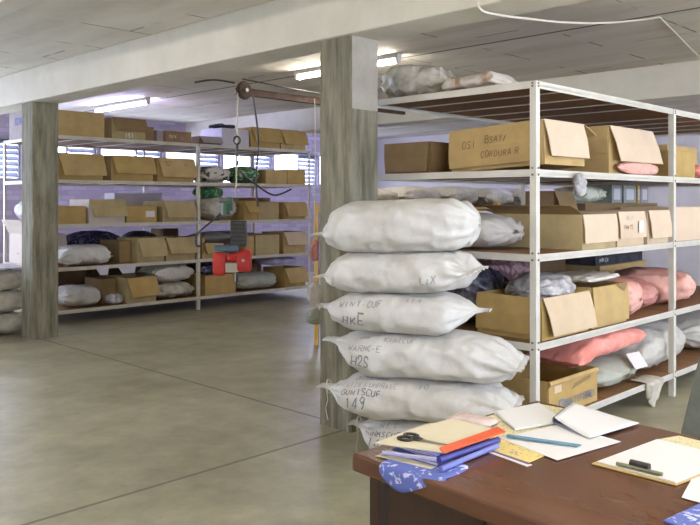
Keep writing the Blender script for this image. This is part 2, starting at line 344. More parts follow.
# ------------------------------------------------------------------ cartons
def carton(name, label, x0, x1, y0, y1, z, h, m, flaps=(), group=None, closed=False, rz=0.0, tiltx=0.0, tilty=0.0, flap_m=None, tape=None, inner=None):
    w, d = x1 - x0, y1 - y0
    t = thing(name, label, 'box', ((x0 + x1) / 2, (y0 + y1) / 2, z), rz, group)
    t.rotation_euler = (tiltx, tilty, rz)
    a, b, k = w / 2, d / 2, .006
    mb = MB()
    if closed:
        mb.box(-a, a, -b, b, 0, h - .008)
        mb.build('body', m, t, bevel=.004)
        for s in (-1, 1):
            f = MB().box(-a, a, min(s * .002, s * b), max(s * .002, s * b), h - .008, h - .002); f.build('flap', flap_m or m, t)
        MB().box(-a - .001, a + .001, -.025, .025, h - .002, h - .001).build('tape', tape or M['tape'], t)
    else:
        o = [(-a, -b), (a, -b), (a, b), (-a, b)]; i = [(-a + k, -b + k), (a - k, -b + k), (a - k, b - k), (-a + k, b - k)]
        V = [(x, y, 0) for x, y in o] + [(x, y, h) for x, y in o] + [(x, y, h) for x, y in i] + [(x, y, k) for x, y in i]
        F = [(3, 2, 1, 0), (12, 13, 14, 15)]
        for q in range(4):
            r = (q + 1) % 4
            F += [(q, r, 4 + r, 4 + q), (4 + q, 4 + r, 8 + r, 8 + q), (8 + q, 8 + r, 12 + r, 12 + q)]
        obj('body', V, F, m, t)
    for fl in flaps:
        side, L, ang = fl[:3]; sk = fl[3] if len(fl) > 3 else (0.0, 0.0); fm = fl[4] if len(fl) > 4 else (flap_m or m)
        out = {'front': Vector((0, -1, 0)), 'back': Vector((0, 1, 0)), 'left': Vector((-1, 0, 0)), 'right': Vector((1, 0, 0))}[side]
        al = {'front': Vector((1, 0, 0)), 'back': Vector((-1, 0, 0)), 'left': Vector((0, -1, 0)), 'right': Vector((0, 1, 0))}[side]
        hw = a if side in ('front', 'back') else b
        c = out * ((b if side in ('front', 'back') else a) + .003) + Vector((0, 0, h))
        dr = out * math.cos(R(ang)) - Vector((0, 0, 1)) * math.sin(R(ang))
        nrm = out * math.sin(R(ang)) + Vector((0, 0, 1)) * math.cos(R(ang))
        P = [c - al * hw, c + al * hw]; mid = []
        # slightly bowed flap: two spans
        e1 = [c + al * (hw + sk[1] * .5) + dr * L * .5 + nrm * .008, c - al * (hw - sk[0] * .5) + dr * L * .5 + nrm * .008]
        e2 = [c + al * (hw + sk[1]) + dr * L, c - al * (hw - sk[0]) + dr * L]
        f = MB(); th = .005
        V = [P[0], P[1], e1[0], e1[1], e2[0], e2[1]]
        V = V + [v + nrm * th for v in V]
        f.add(V, [(0, 3, 2, 1), (3, 5, 4, 2), (6, 7, 8, 9), (9, 8, 10, 11), (0, 1, 7, 6), (1, 2, 8, 7), (2, 4, 10, 8), (4, 5, 11, 10), (5, 3, 9, 11), (3, 0, 6, 9)])
        f.build('flap', fm, t)
    return t

def plane_text(t, text, h, origin, right, up, w, m, jit=.12, seed=1, name='lettering', slant=0.0, label=None):
    o, r, u = Vector(origin), Vector(right), Vector(up); n = r.cross(u)
    pls = strokes(text, h, jit, slant, seed=seed)
    return lettering(pls, lambda s, q: o + r * s + u * q + n * .0015, w, m, t, name, label)

# ------------------------------------------------------------------ sacks and soft bags
def sm(a, b, x):
    t = max(0.0, min(1.0, (x - a) / (b - a))); return t * t * (3 - 2 * t)

def st_seam(s, u): return (s.left if u < 0 else s.right) == 'seam'

class Sack:
    def __init__(s, L, W, H, left='ear', right='seam', amp=.012, seed=0, tips=(.5, .5), e=.78, sag=0.0, nsc=7.0):
        s.L, s.W, s.H, s.left, s.right, s.amp, s.seed, s.tips, s.e, s.sag, s.nsc = L, W, H, left, right, amp, seed, tips, e, sag, nsc
    def prof(s, u):
        a = abs(u); st = s.left if u < 0 else s.right; tip = s.tips[0 if u < 0 else 1]
        if st == 'ear':
            c = max(.0, 1 - sm(.40, .95, a) ** 1.25); b = 1 - .86 * sm(.58, .93, a) + .10 * sm(.94, 1, a)
            c = max(c, .10 - .04 * sm(.9, 1, a))
        elif st == 'seam':
            c = max(.035, (1 - a ** 4.6) ** .8); b = 1 - .14 * sm(.5, 1, a)
        elif st == 'blunt':
            c = max(.02, (1 - a ** 5) ** .5); b = max(.05, (1 - a ** 6) ** .5)
        else:  # round pillow
            c = max(.02, (1 - a ** 2.6) ** .6); b = max(.08, (1 - a ** 4) ** .5)
        zc = .5 + (tip - .5) * sm(.45, 1, a)
        return b, c, zc
    def P(s, u, ph):
        b, c, zc = s.prof(u); a = abs(u)
        cs, sn = math.cos(ph), math.sin(ph)
        y = math.copysign(abs(cs) ** s.e, cs) * b * s.W / 2
        z = math.copysign(abs(sn) ** s.e, sn) * c * s.H / 2
        x = u * s.L / 2
        k = noise.noise(Vector((x * s.nsc + s.seed * 7.1, y * s.nsc * 1.2, z * s.nsc * 1.3 + s.seed * 3.3))) * .7 + noise.noise(Vector((x * s.nsc * 2.7, y * s.nsc * 2.7 + s.seed * 5, z * s.nsc * 3))) * .4
        pl = math.cos(ph * 11 + s.seed * 2 + math.sin(x * 9) * 1.5) * .55 * sm(.45, .85, a) * (1 - .7 * sm(.85, 1, a))
        wr = .25 - abs(noise.noise(Vector((x * 5 + y * 4 + s.seed, z * 11 + x * 2, y * 5 - s.seed)))) * 1.3 + .12 - abs(noise.noise(Vector((x * 13 + s.seed * 2, y * 15, z * 17 - x * 6)))) * .55
        f = s.amp * (k + pl + wr) * min(1, c * 3) * (1 - .85 * sm(.75, .98, abs(sn)) * (1 - sm(.6, .85, a)))
        if st_seam(s, u): f += .007 * math.sin(y * 75 + s.seed * 3 + math.sin(x * 30)) * sm(.55, .85, a) * (1 - .6 * sm(.9, 1, a))
        rad = Vector((0, cs, sn))
        return Vector((x, y, zc * s.H + z - s.sag * (1 - u * u))) + rad * f
    def N(s, u, ph):
        a = s.P(u + .01, ph) - s.P(u - .01, ph); b = s.P(u, ph + .03) - s.P(u, ph - .03)
        n = b.cross(a)
        if n.length < 1e-9: return Vector((0, 0, 1))
        n.normalize()
        c = s.P(u, ph) - Vector((u * s.L / 2, 0, s.prof(u)[2] * s.H))
        return n if n.dot(c) > 0 else -n
    def mesh(s, nu=56, nv=40):
        V = []; F = []
        us = [-math.cos(math.pi * (i + .0) / nu) * .35 + (-1 + 2 * i / nu) * .65 for i in range(nu + 1)]
        for u in us:
            for k in range(nv): V.append(s.P(u, 2 * math.pi * k / nv))
        for i in range(nu):
            for k in range(nv):
                F.append((i * nv + k, i * nv + (k + 1) % nv, (i + 1) * nv + (k + 1) % nv, (i + 1) * nv + k))
        F += [tuple(range(nv)), tuple(range(nu * nv, (nu + 1) * nv))[::-1]]
        zm = min(v.z for v in V)
        s.z0 = zm
        return V, F

def sack(name, label, cat, x, y, z, ang, L, W, H, m, group=None, nu=56, nv=40, part='body', texts=(), string=False, seam=False, ink=None, tilt=0.0, **k):
    s = Sack(L, W, H, **k)
    V, F = s.mesh(nu, nv)
    t = thing(name, label, cat, (x, y, z + .003), ang, group)
    if tilt: t.rotation_euler = (0, tilt, ang)
    dz = Vector((0, 0, -s.z0))
    obj(part, [v + dz for v in V], F, m, t, smooth=True)
    for (txt, h, u0, ph0, w, im, seed) in texts:        # written on the -y side, reading left to right
        r0 = s.H * .5
        def fn(a, b, u0=u0, ph0=ph0):
            u = u0 + a / (s.L / 2); ph = ph0 - b / (r0 * 1.15)
            return s.P(u, ph) + s.N(u, ph) * .003 + dz
        lettering(strokes(txt, h * .82, .16, .12, seed=seed), fn, w * .85, im, t)
    if string:
        e = s.P(-.9, 0) + dz; c = Vector((-.9 * s.L / 2, 0, s.prof(-.9)[2] * s.H)) + dz
        MB().ring(c, (1, 0, .1), .045, .006, 16, 6).build('tie_string', M['rope'], t)
        p = c + Vector((0, -.05, -.01))
        MB().tube(spline([p, p + Vector((.012, -.012, -.06)), p + Vector((.0, -.008, -.12)), p + Vector((.014, -.01, -.19))], 6), .003, 5).build('string_end', M['rope'], t)
    if seam:
        mb = MB(); n = 24; b, c, zc = s.prof(1.0); hw = b * s.W / 2 * .97; x1 = s.L / 2
        A = []
        for i in range(n + 1):
            yy = -hw + 2 * hw * i / n; dzv = math.sin(i * 1.9 + s.seed) * .006; ex = .022 + .006 * math.sin(i * .9 + s.seed)
            A.append([Vector((x1 - .01, yy, zc * s.H + dzv - .003)) + dz, Vector((x1 + ex, yy, zc * s.H + dzv * 1.5 - .003)) + dz, Vector((x1 + ex, yy, zc * s.H + dzv * 1.5 + .003)) + dz, Vector((x1 - .01, yy, zc * s.H + dzv + .003)) + dz])
        for q, r in zip(A, A[1:]):
            mb.add(q + r, [(0, 1, 5, 4), (1, 2, 6, 5), (2, 3, 7, 6), (3, 0, 4, 7)])
        mb.add(A[0], [(0, 3, 2, 1)]); mb.add(A[-1], [(0, 1, 2, 3)])
        mb.build('sewn_seam', m, t)
    return t

def lump(name, label, cat, x, y, z, ang, L, W, H, m, group=None, **k):
    k.setdefault('left', 'pillow'); k.setdefault('right', 'pillow'); k.setdefault('amp', .03); k.setdefault('nsc', 9.0)
    s = Sack(L, W, H, **k); V, F = s.mesh(48, 36)
    o = obj(name, [v - Vector((0, 0, s.z0)) for v in V], F, m, None, smooth=True)
    o.location = (x, y, z + .003); o.rotation_euler = (0, 0, ang)
    return tag(o, label, cat, group)

# ------------------------------------------------------------------ the room
H = 3.12
XL, XR, YF, YB = -3.2, 14.2, -3.6, 13.0
struct('floor', MB().box(XL, XR, YF, YB, -.12, 0), M['floor'])
struct('ceiling', MB().box(XL, XR, YF, YB, H, H + .15), M['ceiling'])
struct('wall_left', MB().box(XL - .2, XL, YF, YB + .2, 0, H), M['plaster'])
struct('wall_right', MB().box(XR, XR + .2, YF, YB + .2, 0, H), M['plaster'])
# walls with window openings
def holed_wall(name, y0, y1, zlo, zhi, spans, m):
    mb = MB().box(XL, XR, y0, y1, 0, zlo).box(XL, XR, y0, y1, zhi, H)
    xs = [XL] + [v for s in spans for v in s] + [XR]
    for i in range(0, len(xs), 2):
        if xs[i + 1] - xs[i] > .001: mb.box(xs[i], xs[i + 1], y0, y1, zlo, zhi)
    return struct(name, mb, m)
back_spans = [(-2.6 + 1.35 * i, -2.6 + 1.35 * i + 1.28) for i in range(12)]
struct('wall_back', (lambda mb: mb)(MB().box(XL, XR, YB, YB + .2, 2.66, H).box(4.36, XR, YB, YB + .2, 0, 1.95).box(XL, 4.36, YB, YB + .2, 0, .9)), M['brick'])
bx_ = [XL] + [v for s_ in back_spans for v in s_] + [XR]
_w = bpy.data.objects['wall_back']
_mb = MB()
for i in range(0, len(bx_), 2):
    if bx_[i + 1] - bx_[i] > .001: _mb.box(bx_[i], bx_[i + 1], YB, YB + .2, .9 if bx_[i] < 4.3 else 1.95, 2.66)
_mb.build('piers', M['brick'], _w)
front_spans = [(-1.5, 1.0), (2.0, 4.5), (5.5, 8.0), (9.0, 11.5)]
holed_wall('wall_front', YF - .2, YF, 1.0, 2.6, front_spans, M['plaster'])
wn = 0
def window(x0, x1, yc, z0, z1, split, louv):
    global wn; wn += 1
    w = MB(); f = .035
    w.box(x0, x1, yc - .03, yc + .03, z0, z0 + f).box(x0, x1, yc - .03, yc + .03, z1 - f, z1)
    for xx in [x0, x1 - f] + [split - f / 2]: w.box(xx, xx + f, yc - .03, yc + .03, z0 + f, z1 - f)
    o = struct('window_%d' % wn, w, M['frame_win'])
    MB().box(x0 + f, split - f / 2, yc - .004, yc + .004, z0 + f, z1 - f).build('pane', M['glass'], o)
    if louv:
        l = MB(); n = 7; s = (z1 - z0 - 2 * f) / n
        for i in range(n):
            zc = z0 + f + s * (i + .5)
            l.slab([(split + f / 2, yc - .045, zc - s * .42), (x1 - f, yc - .045, zc - s * .42), (x1 - f, yc + .03, zc + s * .45), (split + f / 2, yc + .03, zc + s * .45)], (0, -.5, .86), .006)
        l.build('louvre_blades', M['louvre'], o)
    else:
        MB().box(split + f / 2, x1 - f, yc - .004, yc + .004, z0 + f, z1 - f).build('pane', M['glass'], o)
for a, b in back_spans: window(a, b, YB + .08, 1.95 if a > 4 else .9, 2.66, a + .74, a > 4)
for a, b in front_spans: window(a, b, YF - .1, 1.0, 2.6, (a + b) / 2, False)
struct('ceiling_beam', MB().box(3.80, 4.15, YF, YB, 2.745, H), M['beam'], bevel=.012)
struct('ceiling_beam', MB().box(8.62, 8.97, YF, YB, 2.745, H), M['beam'], bevel=.012)
def column(x0, x1, y0, y1, zt, label):
    zs = [0, .5, 1.0, 1.5, 2.0, 2.24, zt]; V = []; F = []; mi = []
    c = .012
    ring = [(x0 + c, y0), (x1 - c, y0), (x1, y0 + c), (x1, y1 - c), (x1 - c, y1), (x0 + c, y1), (x0, y1 - c), (x0, y0 + c)]
    for z in zs: V += [(x, y, z) for x, y in ring]
    for i in range(len(zs) - 1):
        for k in range(8):
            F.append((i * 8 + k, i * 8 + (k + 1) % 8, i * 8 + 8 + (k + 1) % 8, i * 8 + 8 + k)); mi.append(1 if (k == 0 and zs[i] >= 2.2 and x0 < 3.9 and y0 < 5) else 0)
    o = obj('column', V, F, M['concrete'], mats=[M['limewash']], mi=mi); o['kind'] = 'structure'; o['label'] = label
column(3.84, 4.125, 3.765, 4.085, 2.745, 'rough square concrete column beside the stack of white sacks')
column(3.84, 4.15, 8.89, 9.20, 2.745, 'rough square concrete column at the left in front of the back shelving')

# ------------------------------------------------------------------ ceiling lights
TW = glow('warm fluorescent tube', (1.0, .915, .78), 66); TC = glow('cool fluorescent tube', (.54, .55, 1.0), 100)
def ceiling_light(x, y, m, label, drop=.0, L=1.5):
    t = thing('ceiling_light', label, 'ceiling light', (x, y, H - drop), 0, 'fluorescent lights along the ceiling')
    MB().box(-.035, .035, -L / 2 - .05, L / 2 + .05, -.05, 0).build('housing', M['housing'], t, bevel=.005)
    if drop > .05:
        for s in (-1, 1): MB().tube([(0, s * L * .35, 0), (0, s * L * .35, drop)], .006, 6).build('hanger_rod', M['housing'], t)
    for s in (-1, 1): MB().box(-.022, .022, s * (L / 2 + .03) - .02, s * (L / 2 + .03) + .02, -.10, -.05).build('lamp_holder', M['housing'], t)
    MB().tube([(0, -L / 2 + .0, -.082), (0, L / 2, -.082)], .019, 10).build('tube', m, t, smooth=True)
ceiling_light(6.07, 6.05, TW, 'fluorescent ceiling light partly hidden behind the near concrete column')
ceiling_light(6.07, 10.9, TC, 'bright fluorescent ceiling light above the back shelving')
ceiling_light(10.9, 11.6, TC, 'far fluorescent ceiling light past the right end of the back shelving')
struct('trim_1', MB().box(2.22, 2.41, YF, YB, 3.02, H), M['beam'], bevel=.005)
for x, y, m in ((2.3, .9, TW), (-1.2, 6.1, TW), (.9, 5.6, TW), (-1.2, .9, TW), (6.07, .6, TW), (10.9, 6.1, TC), (10.9, .6, TW), (6.3, -2.0, TW), (2.3, 10.9, TC), (-1.2, 10.9, TC), (2.3, -2.2, TW)):
    ceiling_light(x, y, m, 'unseen fluorescent ceiling light added to brighten the room', .55 if y < 2 else .0)  # unseen lamps added for brightness, the near ones hung low to light the ceiling

# ------------------------------------------------------------------ shelving
def rack(name, label, xs, y0, y1, levels, msteel, group, bolts=True, hpost=None, plank=None, board_t=.018, bar_step=.52, w=.045):
    t = thing(name, label, 'shelving', ((xs[0] + xs[-1]) / 2, (y0 + y1) / 2, 0), 0, group)
    ox, oy = (xs[0] + xs[-1]) / 2, (y0 + y1) / 2
    hp = hpost or levels[-1]
    for i, x in enumerate(xs):
        for j, y in enumerate((y0, y1)):
            sx = 1 if i < len(xs) - 1 else -1; sy = 1 if j == 0 else -1
            X, Y = x - ox, y - oy; g = .004
            mb = MB(); xa, xb = sorted((X, X + sx * w)); ya, yb = sorted((Y, Y + sy * g)); mb.box(xa, xb, ya, yb, 0, hp)
            xa, xb = sorted((X, X + sx * g)); ya, yb = sorted((Y + sy * g, Y + sy * w)); mb.box(xa, xb, ya, yb, 0, hp)
            p = mb.build('post', msteel, t)
            if bolts and j == 0:
                for z in levels:
                    for dz in (.012, -.03):
                        zz = min(z + dz, hp - .012)
                        MB().tube([(X + sx * w * .55, Y - .006, zz), (X + sx * w * .55, Y + .001, zz)], .007, 8).build('bolt', M['bolt'], p)
                        if i == 0: MB().tube([(X - .006, Y + w * .55, zz), (X + .001, Y + w * .55, zz)], .007, 8).build('bolt', M['bolt'], p)
    for z in levels:
        for k, (xa, xb) in enumerate(zip(xs, xs[1:])):
            xa -= ox; xb -= ox; a = y0 - oy; b = y1 - oy
            for y in (a + .006, b - .010):
              mb = MB(); mb.box(xa + .005, xb - .001, y, y + .004, z - .042, z + .004).box(xa + .005, xb - .001, y if y < 0 else y - .03, y + .034 if y < 0 else y + .004, z - .024, z - .020)
              mb.build('beam', msteel, t)
            MB().box(xa + .006, xb - .006, a + .012, b - .012, z - .019, z).build('shelf_board', plank or M['plank'], t)
            n = int((xb - xa) / bar_step)
            for q in range(1, n + 1):
                xc = xa + (xb - xa) * q / (n + 1)
                MB().box(xc - .006, xc + .006, a + .012, b - .012, z - .027, z - .0195).build('cross_bar', msteel, t)
        for x, s in ((xs[0] - ox, 1), (xs[-1] - ox, -1)):
            xx = sorted((x + s * .004, x + s * .009)); MB().box(xx[0], xx[1], y0 - oy + .012, y1 - oy - .012, z - .042, z + .004).build('end_beam', msteel, t)
    return t
NL = (.19, .70, 1.26, 1.795, 2.35)
rack('steel_shelving', 'white angle steel shelving with five shelves beside the white sack stack', [4.28, 6.40, 8.52], 2.58, 4.02, NL, M['steel'], 'angle steel shelving units')
BL = (.19, .74, 1.30, 1.87, 2.44)
rack('steel_shelving', 'cream angle steel shelving full of boxes along the back wall', [4.40, 6.60, 8.84], 9.62, 11.15, BL, M['steel_old'], 'angle steel shelving units', plank=M['plank'])
rack('pallet_shelving', 'low yellow steel shelving standing behind the near concrete column', [5.90, 8.40, 10.9], 5.62, 6.36, (.35, 1.52), M['yellow'], None, bolts=False, hpost=1.58, w=.07)

# ------------------------------------------------------------------ back shelving contents
G = 'cardboard boxes on the back shelving'
FR = 9.66
def bbox(label, x0, x1, lvl, h, m, fl=None, d=.55, y=FR, group=G, **k):
    # fl: length of the front flap hanging down, or None
    flaps = []
    if fl: flaps = [('front', fl, 74, (.05, .015))]  # lighter flap_m on some boxes puts the light on flaps into colour
    if k.pop('sides', False): flaps += [('left', .16, 70), ('right', .16, 65)]
    return carton('cardboard_box', label, x0, x1, y, y + d, BL[lvl] + .001, h, m, flaps, group, **k)
# top shelf
bbox('plain tan carton at the left end of the top back shelf, beside the column', 4.49, 5.14, 4, .33, M['box_tan'], closed=True, tape=M['tape_blue'])
b = bbox('box with a hanging front flap, second on the top back shelf', 5.25, 5.76, 4, .29, M['box_sand'], .19, flap_m=M['box_brown'])
plane_text(b, '151', .055, (-.06, -.2765, .03), (1, 0, 0), (0, 0, 1), .012, M['paper'], .05)
bbox('dark brown narrow box, third on the top back shelf', 5.77, 5.95, 4, .21, M['box_brown'], closed=True, d=.4, y=9.75)
bbox('lilac grey narrow box between two brown boxes on the top back shelf', 5.965, 6.07, 4, .165, M['box_grey'], closed=True, d=.35, y=9.7)
b = bbox('brown carton with pink scribbled marks on the top back shelf', 6.09, 6.52, 4, .165, M['box_brown'], closed=True, d=.45)
plane_text(b, 'MXW', .05, (-.16, -.226, .06), (1, 0, 0), (0, 0, 1), .009, M['box_pink'], .2)
plane_text(b, 'WK', .05, (.02, -.226, .04), (1, 0, 0), (0, 0, 1), .013, M['magenta'], .3, seed=5)
b = carton('cardboard_box', 'grey carton marked in blue letters, left of the back concrete column', 4.44, 4.98, 10.38, 11.05, BL[4] + .001, .41, M['box_grey'], (), G, closed=True)
MB().box(-.2725, -.271, -.16, .14, .20, .30).build('printed_label', M['blue_ink'], b)
plane_text(b, 'ONE3', .075, (-.2735, .12, .212), (0, -1, 0), (0, 0, 1), .012, M['box_grey'], .02)
bbox('open dark box with a grey lid flap at the middle of the top back shelf', 6.66, 7.05, 4, .12, M['box_dark'], .10, flap_m=M['box_grey'], d=.4)
b = bbox('lilac white carton with black cloth on it on the top back shelf', 7.06, 7.58, 4, .27, M['box_lilac'], closed=True)
lump('folded_cloth', 'dark crumpled cloth on top of the lilac white carton', 'cloth', 7.28, 9.95, BL[4] + .272, 0, .42, .3, .07, M['black'])
bbox('tan carton with a drooping flap, second from the right on the top back shelf', 7.62, 8.21, 4, .32, M['box_gold'], .24)
bbox('tan closed carton at the right end of the top back shelf', 8.23, 8.765, 4, .32, M['box_tan'], .25, flap_m=M['box_gold'])
# second shelf from the top
bbox('tan box with hanging flap at the left end of the second back shelf', 4.50, 5.12, 3, .35, M['box_gold'], .30, flap_m=M['box_tan'])
bbox('tan box with plain hanging flap, middle of three on the second back shelf', 5.24, 5.88, 3, .35, M['box_gold'], .26)
b = bbox('tan box with scribbled flap, right of three on the second back shelf', 5.95, 6.56, 3, .345, M['box_gold'], .29, flap_m=M['box_tan'])
for q, (xx, zz) in enumerate(((-.2, .22), (.1, .23), (-.24, .13), (-.2, .27))):
    plane_text(b, ('CAX', 'TYP', 'R', 'OLNS')[q], .03, (xx, -.330 + .05 * (zz - .1), zz), (1, 0, 0), (0, .14, .99), .006, M['ink_brown'], .2, seed=q)
sack('print_sack', 'cream sack with black patches on the second back shelf', 'sack', 7.05, 9.96, BL[3], 0, .62, .5, .26, M['camo'], left='pillow', right='pillow', amp=.03, seed=3)
sack('fabric_bundle', 'green leafy bundle on the second back shelf beside the tan boxes', 'bundle', 7.64, 9.94, BL[3], 0, .52, .5, .28, M['green'], left='pillow', right='pillow', amp=.03, seed=4)
bbox('small tan carton left of a pair at the right of the second back shelf', 7.92, 8.36, 3, .235, M['box_tan'], closed=True)
bbox('small tan carton right of a pair at the right end of the second back shelf', 8.375, 8.765, 3, .25, M['box_gold'], closed=True)
# middle shelf
bbox('small taped tan carton at the left end of the middle back shelf', 4.50, 4.88, 2, .235, M['box_gold'], closed=True)
bbox('box with wide pale flap and white base on the middle back shelf', 4.92, 5.44, 2, .32, M['box_white'], .24, flap_m=M['box_sand'])
b = bbox('tan carton with a white sticker on the middle back shelf', 5.47, 5.94, 2, .235, M['box_gold'], closed=True)
MB().box(.06, .2, -.2785, -.2755, .075, .16).build('sticker', M['paper'], b)
bbox('box with tilted flap beside the shelf post on the middle back shelf', 6.04, 6.56, 2, .30, M['box_sand'], .25)
bbox('pale flat panel box standing behind others on the middle back shelf', 5.75, 6.55, 2, .42, M['box_lilac'], d=.3, y=10.5, closed=True)
bbox('brown box lying behind the right end of the middle back shelf', 7.95, 8.75, 2, .36, M['box_brown'], d=.35, y=10.55, closed=True)
sack('woven_sack', 'fat white sack bulging at the middle of the middle back shelf', 'sack', 7.12, 9.98, BL[2], 0, .72, .6, .36, M['sack_grey'], left='pillow', right='pillow', amp=.035, seed=5, nu=48)
lump('fabric_bundle', 'green leafy bundle lying on the fat white sack', 'bundle', 6.98, 9.90, BL[2] + .335, .1, .46, .36, .18, M['green'], seed=8, amp=.02)
bbox('tan box half hidden behind the hanging machine on the middle back shelf', 7.49, 7.75, 2, .30, M['box_gold'], .19)
bbox('upright tan carton on the middle back shelf, right of the hanging cable', 7.76, 8.19, 2, .29, M['box_sand'], closed=True)
bbox('wide tan box with flap at the right end of the middle back shelf', 8.29, 8.765, 2, .28, M['box_tan'], .24)
sack('woven_sack', 'pale sack on the middle shelf, left of the back concrete column', 'sack', 4.74, 10.80, BL[2], R(90), .66, .52, .32, M['sack_grey'], left='pillow', right='pillow', amp=.02, seed=15, nu=36)
# fourth shelf
sack('woven_sack', 'flat white sack at the left end of the fourth back shelf', 'sack', 4.98, 9.95, BL[1], 0, .84, .54, .27, M['sack'], left='seam', right='ear', amp=.034, seed=6, tips=(.4, .35))
bbox('open shadowed box beside the flat white sack on the fourth back shelf', 5.44, 5.62, 1, .31, M['box_brown'], closed=True, y=9.8)
bbox('tan box with square front flap in the middle of the fourth back shelf', 5.63, 6.06, 1, .34, M['box_sand'], .27)
bbox('tan box with low front flap beside the shelf post on the fourth back shelf', 6.09, 6.58, 1, .33, M['box_sand'], .24)
lump('fabric_bundle', 'dark patterned cloth heap behind the boxes of the fourth back shelf', 'bundle', 5.54, 10.80, BL[1] + .001, 0, .95, .5, .42, M['navy'], seed=11)
lump('fabric_bundle', 'black cloth heap behind the sack on the fourth back shelf', 'bundle', 6.30, 10.75, BL[1] + .001, .0, .55, .45, .40, M['black'], seed=12)
b = carton('cardboard_box', 'pinkish white carton left of the column on the fourth back shelf', 4.44, 4.95, 10.40, 11.05, BL[1] + .001, .41, M['box_white'], [('left', .22, -60), ('front', .2, 75)], G)
plane_text(b, 'X', .10, (-.257, -.12, .22), (0, -1, 0), (0, 0, 1), .02, M['blue_ink'], .3); plane_text(b, '-', .12, (-.257, .05, .08), (0, -1, 0), (0, 0, 1), .016, M['magenta'], .2)
bbox('tan box with plain front, first right of the middle post on the fourth back shelf', 6.70, 7.04, 1, .31, M['box_tan'], .24)
bbox('narrow tan box squeezed beside the hanging machine on the fourth back shelf', 7.50, 7.68, 1, .31, M['box_gold'], closed=True)
bbox('square tan carton behind the hanging cables on the fourth back shelf', 7.71, 8.20, 1, .32, M['box_sand'], closed=True)
bbox('big tan box with a slanting flap at the right end of the fourth back shelf', 8.29, 8.765, 1, .35, M['box_tan'], .22, flap_m=M['box_pale'])
lump('fabric_bundle', 'lavender cloth heap behind boxes at the right of the fourth back shelf', 'bundle', 7.75, 10.6, BL[1] + .001, 0, 1.6, .5, .36, M['lavender'], seed=13)
# bottom shelf
sack('woven_sack', 'slumped white sack at the left end of the bottom back shelf', 'sack', 4.90, 9.96, BL[0], 0, .62, .56, .28, M['sack_grey'], left='pillow', right='ear', amp=.042, seed=7, tips=(.5, .3))
lump('plastic_bag', 'small crumpled clear bag on the bottom back shelf between sack and box', 'bag', 5.32, 9.74, BL[0], .2, .26, .18, .15, M['film_grey'], seed=14)
bbox('dark sided box behind the crumpled bag on the bottom back shelf', 5.24, 5.46, 0, .34, M['box_brown'], y=9.92, closed=True, d=.5)
bbox('tan box with a large tilted flap in the middle of the bottom back shelf', 5.47, 5.93, 0, .35, M['box_sand'], .27, flap_m=M['box_gold'])
sack('woven_sack', 'white folded sack, lower of the pair beside the post on the bottom back shelf', 'sack', 6.29, 9.96, BL[0], 0, .66, .58, .225, M['sack_soil'], 'paired sacks on the bottom back shelf', left='seam', right='seam', amp=.034, seed=16, nu=44)
sack('woven_sack', 'white lettered sack, upper of the pair beside the post on the bottom back shelf', 'sack', 6.27, 9.96, BL[0] + .225, .02, .68, .58, .27, M['sack'], 'paired sacks on the bottom back shelf', left='seam', right='seam', amp=.034, seed=17, nu=44, texts=[('UNITS', .04, -.7, math.pi * 1.22, .007, M['ink_faint'], 3)])
bbox('tan carton under navy cloth on the bottom back shelf', 6.76, 7.32, 0, .295, M['box_gold'], closed=True)
lump('fabric_bundle', 'navy patterned cloth lying on the tan carton of the bottom back shelf', 'bundle', 6.98, 9.92, BL[0] + .30, 0, .66, .5, .16, M['navy'], seed=18, amp=.02)
sack('cloth_bale', 'sage grey wrapped bale on the bottom back shelf', 'bale', 7.84, 9.94, BL[0], 0, .84, .5, .26, M['sage'], left='blunt', right='blunt', amp=.018, seed=19)
bbox('brown box hidden behind the sage bale on the bottom back shelf', 7.6, 8.25, 0, .36, M['box_brown'], y=10.3, d=.4, closed=True)
bbox('tan box with slanted front flap at the right end of the bottom back shelf', 8.31, 8.765, 0, .31, M['box_gold'], .25, flap_m=M['box_tan'])
lump('fabric_bundle', 'pale blue cloth spread over boxes at the right end of the bottom back shelf', 'bundle', 8.38, 9.95, BL[0] + .35, 0, .74, .45, .14, M['lavender'], seed=20, amp=.02)
for i, (xx, w_, l) in enumerate(((4.98, .20, 'bent lilac shelf card hanging left below the fourth back shelf'), (5.30, .28, 'wide lilac shelf card hanging below the fourth back shelf'))):
    o = MB().slab([(xx, 9.61, BL[1] - .01), (xx + w_, 9.61, BL[1] - .01), (xx + w_ - .03, 9.585, BL[1] - .12), (xx + .06, 9.58, BL[1] - .12)], (0, -.97, -.2), .003).build('shelf_card', M['box_lilac'])
    tag(o, l, 'card', 'cards hanging from the back shelf edge')
for a_, b_, lv, hh, l in ((4.50, 5.44, 0, .44, 'dark carton added for shade in the rear of the bottom back shelf, leftmost'), (5.52, 6.48, 0, .43, 'dark carton added for shade in the rear of the bottom back shelf, behind the paired sacks'), (6.72, 7.55, 0, .42, 'dark carton added for shade in the rear of the bottom back shelf, behind the navy cloth'), (7.75, 8.70, 0, .44, 'dark carton added for shade in the rear of the bottom back shelf, rightmost'), (6.72, 7.0, 1, .42, 'dark carton added for shade in the rear of the fourth back shelf behind the hanging machine')):
    bbox(l, a_, b_, lv, hh, M['box_dark'], y=10.74, d=.36, closed=True)  # dark boxes added at the rear, standing in for shade in the gaps
